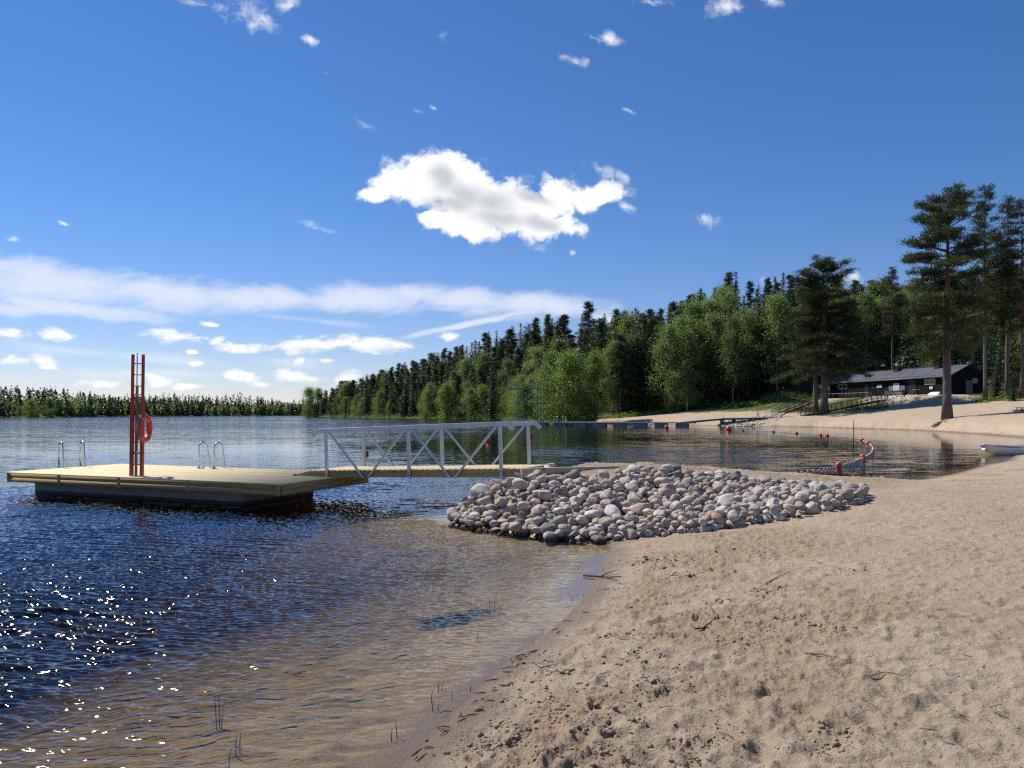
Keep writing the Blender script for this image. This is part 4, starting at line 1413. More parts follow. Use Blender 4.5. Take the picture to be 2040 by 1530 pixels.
def limb_path(p0, a, length, rise, rng, n=5, droop=0.0):
    pts = []
    for k in range(n + 1):
        t = k / n
        pts.append((p0[0] + math.cos(a) * length * t + rng.normal(0, 0.06 * length * 0.3) * t, p0[1] + math.sin(a) * length * t + rng.normal(0, 0.06 * length * 0.3) * t,
                    p0[2] + rise * length * t - droop * length * t * t))
    return pts


def make_pine(h, Rr, seed, base=0.45, profile=None, nl=46, tuft=26, r0=None, tl=0.17, tw=0.045, dead=6, clump=0.5, low=()):
    """Scots pine: bare trunk, limbs that fork into flat pads of needle tufts"""
    rng = np.random.default_rng(seed)
    if profile is None: profile = lambda t: (0.55 + 0.45 * math.sin(math.pi * min(1, t * 1.05 + 0.08))) * (1 - t ** 3) + 0.08
    limbs, C, U = [], [], []
    specs = []
    for k in range(nl):
        t = (k + rng.uniform(0, 1)) / nl
        specs.append((base + (0.985 - base) * t, rng.uniform(0, 6.28) if k else 0, Rr * profile(t) * rng.uniform(0.65, 1.12), 0.10 + 0.55 * t * t + rng.normal(0, 0.10), t))
    for lw in low: specs.append((*lw, 0.0))
    for (zf, a, ln, rise, t) in specs:
        z = h * zf
        P = limb_path((0, 0, z), a, ln, rise, rng, 5, 0.25 * (1 - t))
        r_ = 0.020 * ln + 0.018
        limbs.append((P, [r_ * (1 - 0.8 * q / 5) for q in range(6)]))
        npad = max(3, int(ln * 2.6))
        for s in range(npad):
            q = 0.28 + 0.72 * (s + rng.uniform(0, 1)) / npad
            i = min(4, int(q * 5)); f = q * 5 - i
            c = np.array(P[i]) * (1 - f) + np.array(P[i + 1]) * f
            side = rng.normal(0, 0.30 * ln * (1.15 - q) * 0.8 + 0.22)
            dirv = np.array([math.cos(a), math.sin(a), 0.0]); sv = np.array([-dirv[1], dirv[0], 0])
            c2 = c + sv * side + np.array([0, 0, 0.12 + 0.15 * abs(side) + rng.normal(0, 0.10)])
            if abs(side) > 0.5 and rng.random() < 0.5:
                limbs.append(([tuple(c), tuple((c + c2) / 2 + [0, 0, 0.03]), tuple(c2)], [0.018, 0.013, 0.006]))
            k = int(tuft * rng.uniform(0.5, 1.4))
            off = rng.normal(0, 1, (k, 3)) * np.array([clump, clump, clump * 0.48])
            C.append(c2 + off)
            U.append(off * 0.9 + np.array([0, 0, 0.45]) + dirv * 0.35)
    for k in range(dead):
        zf = base * rng.uniform(0.5, 1.0)
        limbs.append((limb_path((0, 0, h * zf), rng.uniform(0, 6.28), rng.uniform(0.6, 1.8), -0.1, rng, 3), [0.03, 0.02, 0.012, 0.006]))
    C, U = np.vstack(C), np.vstack(U)
    n = len(C)
    V = cards(C, rng.uniform(0.7, 1.3, n) * tl, rng.uniform(0.7, 1.3, n) * tw, U, 0.35, rng)
    return trunk_mesh('trunk', h, r0 or 0.0135 * h, M['bark_pine'], rng, 0.0, limbs, flare=1.4, n=12, curve=0.18), crown_mesh('crown', [V], M['pine'])


def make_broad(h, Rr, seed, mat, base=0.12, n=7000, droop=0.6, ls=0.15, nclump=60, bark='bark_birch', stems=1, top=0.5):
    """birch, alder: leaves in clumps on rising limbs, strands hanging from them"""
    rng = np.random.default_rng(seed)
    limbs, CC = [], []
    for k in range(nclump):
        t = rng.uniform(0, 1) ** 0.9
        z = h * (base + (0.97 - base) * t)
        a = rng.uniform(0, 6.28)
        prof = Rr * (1 + 0.28 * math.sin(2 * a + seed) + 0.16 * math.sin(3 * a + 5 * t + seed * 2)) * (math.sin(math.pi * min(1, 0.18 + 0.82 * t)) ** 0.75 if t > top * 0.5 else 0.72 + 0.55 * t) * (1.0 if t < 0.9 else 0.8)
        prof = max(prof, 0.25)
        rr = prof * math.sqrt(rng.uniform(0.12, 1.0)) * rng.uniform(0.85, 1.1)
        c = np.array([rr * math.cos(a), rr * math.sin(a), z])
        CC.append((c, 0.34 + 0.17 * Rr * rng.uniform(0.5, 1.2)))
        if rng.random() < 0.65:
            zb = max(z - rr * rng.uniform(0.8, 1.4), 0.1 * h)
            limbs.append(([(0, 0, zb), (c[0] * 0.5, c[1] * 0.5, zb + (z - zb) * 0.6), tuple(c)], [0.05, 0.03, 0.008]))
    C, U = [], []
    per = n // nclump
    for c, s in CC:
        k = int(per * rng.uniform(0.5, 1.5))
        off = rng.normal(0, 1, (k, 3)) * np.array([s, s, s * 0.85])
        # hanging strands
        hang = rng.random(k) < droop * 0.6
        off[hang, 2] -= np.abs(rng.normal(0, 0.55 * s + 0.25, hang.sum()))
        C.append(c + off); U.append(rng.normal(0, 1, (k, 3)) + np.array([0, 0, -droop]))
    C, U = np.vstack(C), np.vstack(U)
    m = len(C)
    V = cards(C, rng.uniform(0.6, 1.35, m) * ls, rng.uniform(0.6, 1.3, m) * ls * 0.62, U, 0.4, rng)
    for s in range(stems - 1):
        a = rng.uniform(0, 6.28); q = rng.uniform(0.2, 0.55)
        limbs.append(([(0.3 * math.cos(a), 0.3 * math.sin(a), -0.2), (Rr * q * 0.6 * math.cos(a), Rr * q * 0.6 * math.sin(a), h * 0.4), (Rr * q * math.cos(a), Rr * q * math.sin(a), h * 0.75)], [0.013 * h * 0.6, 0.012 * h * 0.5, 0.01]))
    return trunk_mesh('trunk', h, 0.0095 * h, M[bark], rng, 0.0, limbs, top=0.9), crown_mesh('crown', [V], mat)


def prof_cone(t): return 1.02 - 0.92 * t ** 1.15


PROTO = {
    'spruce': [make_spruce(18, 2.9, 1), make_spruce(18, 2.5, 2, 1.1), make_spruce(18, 3.4, 3), make_spruce(18, 2.7, 4, 0.9, 0.14)],
    'pine': [make_pine(18, 3.0, 11, 0.30, prof_cone, nl=46, tuft=34, clump=0.36, tl=0.24, tw=0.075), make_pine(18, 2.8, 12, 0.22, prof_cone, nl=54, tuft=30, clump=0.34, tl=0.24, tw=0.075), make_pine(18, 2.9, 13, 0.42, nl=36, tuft=40, clump=0.42, tl=0.24, tw=0.075)],
    'birch': [make_broad(18, 3.1, 21, M['birch'], 0.16, 11000, 0.9, 0.155, 46), make_broad(18, 2.4, 22, M['birch'], 0.24, 9500, 1.0, 0.15, 40), make_broad(18, 3.4, 23, M['birch'], 0.10, 12500, 0.8, 0.16, 54)],
    'alder': [make_broad(12, 3.3, 31, M['alder'], 0.04, 12000, 0.3, 0.135, 52, 'bark_spruce', 4), make_broad(12, 2.7, 32, M['alder'], 0.03, 10000, 0.3, 0.135, 42, 'bark_spruce', 3)],
}
PH = {'spruce': 18, 'pine': 18, 'birch': 18, 'alder': 12}
CATN = {'spruce': 'spruce tree', 'pine': 'pine tree', 'birch': 'birch tree', 'alder': 'leafy tree'}


def put_tree(kind, k, x, y, h, label, group=None, wide=1.0, rz=None, z=None, name=None, proto=None, ph=None):
    tm, cm = proto if proto else PROTO[kind][k % len(PROTO[kind])]
    s = h / (ph or PH[kind])
    zz = hz(x, y) if z is None else z
    t = thing(name or {'alder': 'leafy_tree'}.get(kind, kind + '_tree'), label, CATN[kind], (x, y, zz - 0.05), random.uniform(0, 6.28) if rz is None else rz, group)
    t.scale = (s * wide, s * wide, s)
    link_mesh('trunk', tm, None, t)
    link_mesh('crown', cm, None, t)
    return t


SEEN_LABELS = {}
def zone(px):
    for lim, txt in ((640, 'at the headland tip'), (690, 'behind the headland tip'), (760, "above gangway's left post"), (840, "above gangway's middle"), (915, 'above the round bush'),
                     (985, "above gangway's right half"), (1075, 'behind the diving tower'), (1210, 'right of the diving tower'), (1330, "over the cove's back"), (1450, 'behind the grassy bank'),
                     (1560, 'above the wooden steps'), (1660, 'behind the twin pines'), (1780, "over the bath house's left"), (1890, "over the bath house's right")):
        if px < lim: return txt
    return 'right of the bath house'


def tone_word(h):
    return 'towering' if h > 21 else 'tall' if h > 18.5 else 'middling' if h > 15 else 'low'


def auto_label(kind, px, row, h, wide):
    r = ('in front', 'second row', 'third row', 'upslope', 'on skyline')[min(row, 4)]
    w = 'slim' if wide < 0.95 else 'broad' if wide > 1.15 else 'full'
    nm = {'spruce': 'dark spruce', 'pine': 'brownish pine', 'birch': 'light birch', 'alder': 'green leafy tree'}[kind]
    return '%s %s %s %s %s' % (tone_word(h), w, nm, r, zone(px))


# headland: rows that climb from the water to the ridge
HEAD = [(14.5, 160), (9, 172), (4, 190), (-3, 228), (-20, 262), (-31, 285), (-44, 308), (-62, 345), (-80, 382), (-100, 420), (-118, 455)]


def along(P, step):
    out = []
    acc = 0.0
    for (ax, ay), (bx, by) in zip(P[:-1], P[1:]):
        L = math.hypot(bx - ax, by - ay)
        nx, ny = (by - ay) / L, -(bx - ax) / L          # inland side is to the right of the walk away from the camera
        while acc < L:
            t = acc / L
            out.append((ax + (bx - ax) * t, ay + (by - ay) * t, nx, ny))
            acc += step
        acc -= L
    return out


def grow_headland():
    rng = np.random.default_rng(77)
    GR = 'trees of the wooded headland'
    for row, (off, step, mixw, hr) in enumerate([(2.2, 5.2, (0.26, 0.15, 0.27, 0.32), (8, 16)), (8.0, 5.2, (0.52, 0.28, 0.17, 0.03), (13, 19)), (15, 4.9, (0.50, 0.44, 0.06, 0), (15.5, 20.5)),
                                                 (25, 4.9, (0.50, 0.47, 0.03, 0), (17, 20)), (36, 4.7, (0.52, 0.46, 0.02, 0), (17.5, 20.5))]):
        for (x, y, nx, ny) in along(HEAD, step):
            x2, y2 = x + nx * (off + rng.normal(0, off * 0.09 + 0.5)) + rng.normal(0, 1.0), y + ny * off + rng.normal(0, 1.6)
            px = 1020 + x2 / y2 * FPX
            if px < 640 and row > 2: continue
            kind = ('spruce', 'pine', 'birch', 'alder')[rng.choice(4, p=mixw)]
            h = rng.uniform(*hr)
            if kind == 'alder': h = rng.uniform(6.5, 12.5)
            if row > 2 and y < 240: h *= 0.91
            if y > 400: h *= 0.95
            wide = float(rng.uniform(1.0, 1.4))
            put_tree(kind, int(rng.integers(0, 9)), x2, y2, h, auto_label(kind, px, row, h, wide), GR, wide)


grow_headland()
# wood behind the far beach and the bath house
def grow_back():
    rng = np.random.default_rng(91)
    GR = 'trees of the wood behind the beach'
    # (px range, depth range, kinds, heights, number, row)
    for (p0, p1, Y0, Y1, mixw, h0, h1, n, row) in [
        (1215, 1330, 161, 168, (0.35, 0.1, 0.5, 0.05), 15, 19, 7, 0), (1330, 1460, 156, 163, (0.25, 0.05, 0.7, 0), 16, 20, 9, 0), (1450, 1565, 153, 162, (0.35, 0.05, 0.6, 0), 16, 20.5, 8, 0),
        (1215, 1460, 170, 180, (0.45, 0.2, 0.35, 0), 17, 21, 17, 1), (1450, 1640, 163, 176, (0.4, 0.15, 0.45, 0), 15, 18.5, 13, 1),
        (1210, 1480, 186, 200, (0.55, 0.35, 0.1, 0), 18, 21, 17, 2), (1480, 1720, 180, 195, (0.5, 0.35, 0.15, 0), 14.5, 17.5, 14, 2), (1215, 1560, 206, 222, (0.55, 0.4, 0.05, 0), 16.5, 19, 18, 3),
        (1655, 1800, 160, 168, (0.15, 0.1, 0.65, 0.1), 14, 18, 9, 0), (1800, 1960, 144, 152, (0.25, 0.25, 0.4, 0.1), 12, 16, 8, 0), (1660, 1850, 170, 184, (0.3, 0.15, 0.55, 0), 16, 20, 11, 1), (1840, 2080, 154, 170, (0.4, 0.3, 0.3, 0), 17, 22, 13, 1),
        (1700, 2080, 182, 200, (0.5, 0.3, 0.2, 0), 18, 22, 15, 2), (1985, 2110, 124, 134, (0.5, 0.1, 0.25, 0.15), 9, 16, 8, 0)]:
        for i in range(n):
            px = p0 + (p1 - p0) * (i + rng.uniform(0.1, 0.9)) / n
            Y = rng.uniform(Y0, Y1)
            x = (px - 1020) / FPX * Y
            kind = ('spruce', 'pine', 'birch', 'alder')[rng.choice(4, p=mixw)]
            h = rng.uniform(h0, h1) * (0.7 if kind == 'alder' else 1)
            wide = float(rng.uniform(0.85, 1.2))
            put_tree(kind, int(rng.integers(0, 9)), x, Y, h, auto_label(kind, px, row, h, wide), GR, wide)


grow_back()
# single trees the photo shows clearly
x, y = (1135 - 1020) / FPX * 150, 150
put_tree('alder', 0, x, 152, 15.5, 'big round light green tree beside the diving tower behind the jetty', wide=1.02, rz=0.4)
put_tree('alder', 1, (1185 - 1020) / FPX * 152, 153, 14.5, 'leafy tree at the right edge of the big round tree by the jetty', wide=0.85, rz=2.0)
put_tree('alder', 1, (1098 - 1020) / FPX * 158, 158, 16, 'leafy tree crown left of the big round tree, beyond the diving tower', wide=0.9, rz=1.0)
put_tree('alder', 1, -22.0, 258, 12.5, 'yellow green bush-like tree standing alone at the headland waterline', wide=1.25, rz=3.0)
put_tree('alder', 0, -119, 452, 17, 'rounded leafy tree leaning over the water at the headland tip', wide=1.1)
put_tree('alder', 1, -112, 446, 16, 'leafy tree second from the tip of the headland', wide=1.1)

# the two hero pines at the water and the tall ones by the bath house
def prof_big(t): return (1.0 - 0.12 * t if t < 0.5 else 0.94 - 0.85 * (t - 0.5)) if t < 0.93 else 0.42
def prof_pair(t): return 1.0 - 0.52 * t if t < 0.93 else 0.38


T1 = 93.0
x1, z1 = (1887 - 1020) / FPX * T1, None
big = make_pine(28.8, 5.5, 51, 0.39, prof_big, nl=86, tuft=80, r0=0.56, tl=0.20, tw=0.038, dead=7, clump=0.36, low=((0.37, 3.3, 4.6, -0.10), (0.345, 3.0, 3.6, -0.25), (0.30, 3.25, 3.2, -0.1), (0.39, 0.2, 4.0, -0.2), (0.36, 5.0, 3.8, -0.3), (0.345, 0.0, 3.2, -0.2), (0.315, 3.6, 2.6, 0.0)))
put_tree('pine', 0, x1, T1, 27.2, 'huge dark pine with thick bare trunk standing alone on the sand before the bath house', rz=0.0, proto=big, ph=28.8)
T2 = 125.0
pair = make_pine(26.5, 7.4, 61, 0.31, prof_pair, nl=84, tuft=76, r0=0.62, tl=0.21, tw=0.04, dead=4, clump=0.42, low=((0.30, 3.2, 5.0, -0.25), (0.30, 0.1, 4.5, -0.25), (0.29, 4.6, 4.6, -0.3)))
put_tree('pine', 0, (1642 - 1020) / FPX * T2, T2, 24.3, 'right dark-trunked pine of the twin pines at the cove waterline', rz=0.0, wide=1.08, proto=pair, ph=26.5)
pair2 = make_pine(25.0, 5.2, 62, 0.34, prof_pair, nl=54, tuft=56, r0=0.46, tl=0.21, tw=0.04, dead=3, clump=0.40)
put_tree('pine', 0, (1625 - 1020) / FPX * 126.2, 126.2, 22.4, 'left paler-trunked pine of the twin pines at the cove waterline', rz=1.2, proto=pair2, ph=25.0)
def prof_tall(t): return 0.75 + 0.25 * math.sin(3 * t) if t < 0.4 else max(0.14, 0.98 - 1.35 * (t - 0.4))
tall = make_pine(30, 4.2, 71, 0.34, prof_tall, nl=64, tuft=50, r0=0.30, tl=0.21, tw=0.042, dead=6, clump=0.34)
tall2 = make_pine(30, 3.8, 72, 0.40, prof_tall, nl=58, tuft=50, r0=0.32, tl=0.21, tw=0.042, dead=8, clump=0.34)
for (px, Y, top, pr, rz_, lb) in ((1963, 110, 372, tall, 0.3, 'tall straight pine with a pale thin trunk beside the bath house gable'), (2006, 113, 392, tall2, 1.9, 'tall pine with a warm brown trunk second right of the bath house'),
                                  (2036, 108, 395, tall, 2.6, "tall red-barked pine at the photo's right edge"), (1778, 152, 530, tall2, 4.0, 'straight pine rising behind the middle of the bath house roof')):
    X_ = (px - 1020) / FPX * Y
    zb = hz(X_, Y)
    h_ = CAMZ + (HZ - top) / FPX * Y - zb
    put_tree('pine', 0, X_, Y, h_, lb, rz=rz_, proto=pr, ph=30, wide=0.95)
for (px, Y, h_, k_) in ((1985, 112, 5.5, 0), (2020, 106, 4.2, 2), (1940, 136, 6, 1)):
    X_ = (px - 1020) / FPX * Y
    put_tree('spruce', k_, X_, Y, h_, {1985: 'young spruce between the tall trunks right of the bath house', 2020: "small spruce at the sand's edge near the right edge", 1940: 'young spruce close behind the bath house gable'}[px], wide=1.7)


# far shore: one mass of woodland
def far_wood():
    rng = np.random.default_rng(5)
    V = []
    line = [(-700, 305), (-420, 345), (-310, 372), (-268, 412), (-241, 500), (-223, 618), (-192, 712), (-150, 778), (-60, 795)]
    for row in range(5):
        for (x, y, nx, ny) in along(line, 2.7 + row * 0.5):
            off = 2 + row * 9 + rng.uniform(-2, 3)
            X_, Y_ = x - nx * off + rng.normal(0, 1.5), y - ny * off + rng.normal(0, 1.5)
            if X_ / Y_ < -1.2: continue
            decid = rng.random() < (0.6 if row == 0 else 0.12)
            dist = math.hypot(X_, Y_)
            h = rng.uniform(6, 9.5) if decid else rng.uniform(9.4, 11.8)
            h *= 0.76 + dist / 2300 + (0.18 if X_ < -240 else 0.0)
            h *= 1 + 0.5 * float(vnoise(np.array([X_ * 0.022]), np.array([Y_ * 0.022]), 61)[0])
            zb = 0.5 + row * 0.75
            n = 60 if row > 1 else 100
            t = rng.uniform(0.0, 1, n)
            a = rng.uniform(0, 6.28, n)
            rad = h * (0.20 * np.sqrt(np.clip(np.sin(np.pi * (0.1 + 0.88 * t)), 0.02, 1)) if decid else 0.19 * (1 - t) ** 0.8 + 0.01) * np.sqrt(rng.uniform(0.2, 1, n))
            C = np.stack([X_ + rad * np.cos(a), Y_ + rad * np.sin(a), zb + h * t], 1)
            U = np.stack([np.cos(a), np.sin(a), np.full(n, -0.4)], 1)
            V.append((decid, cards(C, rng.uniform(0.6, 1.1, n) * (1.2 - 0.6 * t) * 1.2, rng.uniform(0.35, 0.65, n) * (1.2 - 0.7 * t) * 1.2, U, 0.5, rng)))
    Vc = np.vstack([v for d_, v in V if not d_]); Vd = np.vstack([v for d_, v in V if d_])
    F = np.arange(len(Vc) + len(Vd)).reshape(-1, 4)
    me = mesh_np('distant_wood', np.vstack([Vc, Vd]), F)
    me.materials.append(M['spruce']); me.materials.append(M['birch'])
    me.polygons.foreach_set('material_index', np.concatenate([np.zeros(len(Vc) // 4), np.ones(len(Vd) // 4)]).astype(np.int32))
    tag(link_mesh('distant_wood', me, None), 'low dark forest along the far shore of the lake', 'wood', kind='stuff')


far_wood()
for (px, Y, h_, w_, lb) in ((62, 392, 8.6, 1.35, 'left of the two round leafy trees standing in front of the far shore'), (99, 390, 9.4, 1.3, 'right of the two round leafy trees standing in front of the far shore'), (40, 395, 5.5, 1.2, 'small bush left of the two round far shore trees')):
    put_tree('alder', int(px) % 2, (px - 1020) / FPX * Y, Y, h_, lb, wide=w_, z=0.0)
# a low islet carries them
mb = MB()
x0 = (75 - 1020) / FPX * 391
mb.sphere((x0, 392, -0.25), 1.0, 20, 8, (13.0, 5.0, 0.7))
o = mb.build('islet', None); o['kind'] = 'structure'
o.data.materials.append(mat_simple('islet_ground', (0.06, 0.05, 0.03), 0.9))


# ------------------------------------------------------------------ the dark bath house
def cabin():
    ex = (CAB_B - CAB_A).normalized()
    rz = math.atan2(ex.y, ex.x)
    L = (CAB_B - CAB_A).length
    W, H, RI = 6.7, 3.15, 1.66
    cb = thing('bath_house', 'long low black wooden bath house with dark metal roof above the beach', 'building', CAB_A, rz)
    m, T, p = new_mat('black_stained_boards')
    tc = T.new('ShaderNodeTexCoord').outputs['Object']
    mp = T.new('ShaderNodeMapping', {'Vector': tc, 'Scale': (9, 9, 0.6)}).outputs[0]
    T.l.new(T.mix(T.rng(T.noise(mp, 1.0, 4), 0.3, 0.7), (0.004, 0.0045, 0.006), (0.010, 0.011, 0.014)), p.inputs['Base Color'])
    p.inputs['Roughness'].default_value = 0.8
    p.inputs['Specular IOR Level'].default_value = 0.2
    mroof, T, p = new_mat('dark_metal_tiles')
    tc = T.new('ShaderNodeTexCoord').outputs['Object']
    T.l.new(T.mix(T.rng(T.noise(tc, 0.8, 5), 0.3, 0.7), (0.10, 0.105, 0.118), (0.15, 0.155, 0.17)), p.inputs['Base Color'])
    p.inputs['Roughness'].default_value = 0.42
    mdoor = mat_simple('brown_door', (0.05, 0.022, 0.014), 0.6, 0, 0.3)
    mgrey = mat_simple('grey_door', (0.16, 0.145, 0.125), 0.6, 0, 0.2)
    mglass, T, p = new_mat('window_glass')
    p.inputs['Base Color'].default_value = (0.03, 0.04, 0.05, 1); p.inputs['Roughness'].default_value = 0.06
    mframe = mat_simple('pale_green_frame', (0.52, 0.60, 0.58), 0.6, 0, 0.1)
    # walls
    V = []
    for x in (0, L):
        V += [(x, 0, -0.1), (x, -W, -0.1), (x, -W, H), (x, -W / 2, H + RI), (x, 0, H)]
    mb = MB().add(V, [(0, 1, 2, 3, 4), (9, 8, 7, 6, 5), (0, 4, 9, 5), (1, 6, 7, 2)])
    mb.build('wall', m, cb)
    mb = MB()
    for k in range(int(L / 0.30)):                       # cover strips of the boarding
        mb.box(0.1 + k * 0.30, 0.14 + k * 0.30, 0.002, 0.022, 0.06, H - 0.02)
    for k in range(int(W / 0.30)):
        y = -0.12 - k * 0.30
        zt = H + RI * (1 - abs(y + W / 2) / (W / 2)) - 0.06
        mb.box(-0.022, -0.002, y - 0.02, y + 0.02, 0.06, zt)
    o = mb.build('cover_strips', m, cb); o['kind'] = 'stuff'
    MB().box(-0.03, L + 0.03, -W - 0.03, 0.035, -0.6, 0.05).build('foundation', M['float'], cb)
    # roof: two tiled slopes with a wave profile
    ov, oe = 0.5, 0.45
    nx, ny = 260, 9
    sl = RI / (W / 2)
    for sgn in (1, -1):
        xs = np.linspace(-oe, L + oe, nx)
        ts = np.linspace(0, 1, ny)
        Vv = []
        for t in ts:
            yy = -W / 2 + sgn * t * (W / 2 + ov)
            zz = H + RI + 0.10 - sl * t * (W / 2 + ov)
            st = 0.02 * ((t * (ny - 1)) % 1)
            for q, x in enumerate(xs):
                Vv.append((x, yy, zz + 0.022 * math.cos(q * math.pi) + st))
        n0 = len(Vv)
        Vv += [(a, b, c - 0.12) for a, b, c in Vv]
        F = []
        for a in range(ny - 1):
            for b in range(nx - 1):
                q = (a * nx + b, a * nx + b + 1, (a + 1) * nx + b + 1, (a + 1) * nx + b)
                F.append(q if sgn < 0 else q[::-1])
                F.append(tuple(i + n0 for i in (q[::-1] if sgn < 0 else q)))
        for b in range(nx - 1):
            e = (ny - 1) * nx + b
            F.append((e, e + 1, e + 1 + n0, e + n0))
        for a in range(ny - 1):
            for e in (a * nx, a * nx + nx - 1):
                F.append((e, e + nx, e + nx + n0, e + n0))
        MB().add(Vv, F).build('roof', mroof, cb)
    for x in (-oe - 0.03, L + oe + 0.001):
        for sgn in (1, -1):
            MB().beam((x + 0.014, -W / 2, H + RI + 0.05), (x + 0.014, -W / 2 + sgn * (W / 2 + ov), H + 0.05 - sl * ov), 0.028, 0.2).build('barge_board', m, cb)
    MB().beam((-oe, -W / 2, H + RI + 0.155), (L + oe, -W / 2, H + RI + 0.155), 0.26, 0.05).build('ridge_cap', mroof, cb)
    mb = MB()
    for k in range(34):
        x = 0.3 + k * (L - 0.6) / 33
        y = 0.05
        mb.box(x, x + 0.42, y - 0.03, y + 0.03, H - 0.02, H + 0.15)
    mb.build('snow_guard', M['black'], cb)['kind'] = 'stuff'
    MB().tube([(-oe, ov + 0.05, H - sl * ov + 0.03), (L + oe, ov + 0.05, H - sl * ov + 0.03)], 0.06, 8).build('gutter', mroof, cb)

    def s_px(px):
        r = (px - 1020) / FPX
        return (r * CAB_A.y - CAB_A.x) / (ex.x - r * ex.y)

    def z_py(py, s):
        return CAMZ + (HZ - py) / FPX * (CAB_A.y + ex.y * s) - CAB_A.z

    def rect(p0, p1, q0, q1):
        s0, s1 = s_px(p1), s_px(p0)
        sm = (s0 + s1) / 2
        return s0, s1, z_py(q1, sm), z_py(q0, sm)
    for (p0, p1, q0, q1) in ((1671, 1688, 765.5, 775), (1842, 1863.5, 755, 766)):
        a, b, c, d = rect(p0, p1, q0, q1)
        w = MB().box(a, b, 0.024, 0.07, c, c + 0.07).box(a, b, 0.024, 0.07, d - 0.07, d)
        for x in (a, (a + b) / 2 - 0.035, b - 0.07): w.box(x, x + 0.07, 0.024, 0.068, c + 0.07, d - 0.07)
        w = w.build('window', mframe, cb)
        mid = (a + b) / 2
        for (x0, x1) in ((a + 0.07, mid - 0.035), (mid + 0.035, b - 0.07)):
            MB().box(x0, x1, 0.024, 0.045, c + 0.07, d - 0.07).build('pane', mglass, w)
    for (p0, p1, q0, q1, mt) in ((1811, 1824, 757, 787, mdoor), (1723, 1731, 766, 791, mdoor), (1737, 1742, 764, 775, mgrey)):
        a, b, c, d = rect(p0, p1, q0, q1)
        c = max(c, 0.06)
        if mt is mgrey:
            w = MB().box(a, b, 0.024, 0.06, c, d).build('window', mdoor, cb)
            MB().box(a + 0.08, b - 0.08, 0.061, 0.068, c + 0.1, d - 0.1).build('pane', mglass, w)
        else:
            dr = MB().box(a, b, 0.024, 0.07, c, d).build('door', mt, cb)
            MB().box(b - 0.14, b - 0.10, 0.07, 0.12, 0.95, 1.08).build('handle', M['steel'], dr)
            MB().box(a + 0.15, b - 0.15, 0.071, 0.08, 1.2, d - 0.2).build('pane', mglass, dr)
    # kiosk hatch with its counter
    a, b, c, d = rect(1771, 1803, 768, 777.5)
    MB().box(a, b, 0.024, 0.06, c, d).build('hatch', mat_simple('grey_shutter', (0.16, 0.17, 0.19), 0.6), cb)
    MB().box(a - 0.1, b + 0.1, 0.024, 0.75, 0.06, 0.98).build('counter', mat_simple('grey_planks', (0.15, 0.15, 0.155), 0.8, 0, 0.3), cb)
    MB().box(a - 0.15, b + 0.15, 0.024, 0.82, 0.983, 1.03).build('counter_top', mat_simple('counter_grey', (0.3, 0.3, 0.32), 0.6), cb)
    # gable: door and window
    def yg(px):
        r = (px - 1020) / FPX
        # A + ey*y with ey = (-ex.y, ex.x)
        return (r * CAB_A.y - CAB_A.x) / (-ex.y - r * ex.x)
    y0, y1 = yg(1937), yg(1924)
    dr = MB().box(-0.07, -0.024, y0, y1, 0.06, 2.4).build('door', mgrey, cb)
    MB().box(-0.11, -0.07, y0 + 0.08, y0 + 0.12, 1.0, 1.1).build('handle', M['steel'], dr)
    y0, y1 = yg(1946.5), yg(1937.3)
    zc, zd = CAMZ + (HZ - 763.5) / FPX * 121.2 - CAB_A.z, CAMZ + (HZ - 754) / FPX * 121.2 - CAB_A.z
    w = MB().box(-0.07, -0.024, y0, y1, zc, zc + 0.07).box(-0.07, -0.024, y0, y1, zd - 0.07, zd).box(-0.068, -0.024, y0, y0 + 0.07, zc + 0.07, zd - 0.07).box(-0.068, -0.024, y1 - 0.07, y1, zc + 0.07, zd - 0.07).build('window', mframe, cb)
    MB().box(-0.045, -0.024, y0 + 0.07, y1 - 0.07, zc + 0.07, zd - 0.07).build('pane', mglass, w)
    # flue boxes on the ridge
    for px in (1721, 1793, 1875):
        r = (px - 1020) / FPX
        s = (r * (CAB_A.y + 0.73) - (CAB_A.x + 3.3)) / (ex.x - r * ex.y)
        yc = -W / 2 + 0.55
        ch = MB().box(s - 0.55, s + 0.55, yc - 0.35, yc + 0.35, H + RI - 0.5, H + RI + 0.42).build('chimney', M['black'], cb)
        MB().box(s - 0.66, s + 0.66, yc - 0.45, yc + 0.45, H + RI + 0.421, H + RI + 0.48).build('cap', M['black'], ch)
    return cb, ex, rect, s_px, z_py


CB, CEX, crect, cs_px, cz_py = cabin()
CEY = Vector((-CEX.y, CEX.x, 0))
CRZ = math.atan2(CEX.y, CEX.x)


def house_pt(s, y, z=0.0):
    return CAB_A + CEX * s + CEY * y + Vector((0, 0, z))


m_white = mat_simple('white_sheet', (0.74, 0.75, 0.78), 0.6, 0, 0.06)
# paper and boards on the front wall
def wall_board(name, label, cat, px0, px1, py0, py1, frame=None, marks=()):
    a, b, c, d = crect(px0, px1, py0, py1)
    t = thing(name, label, cat, house_pt((a + b) / 2, 0.075, (c + d) / 2), CRZ)
    hw, hh = (b - a) / 2, (d - c) / 2
    MB().box(-hw, hw, 0, 0.03, -hh, hh).build('panel', m_white, t)
    for (u0, u1, v0, v1, mt) in marks:
        MB().box(hw - 2 * hw * u1, hw - 2 * hw * u0, 0.031, 0.034, -hh + 2 * hh * v0, -hh + 2 * hh * v1).build('print', mt, t)
    return t


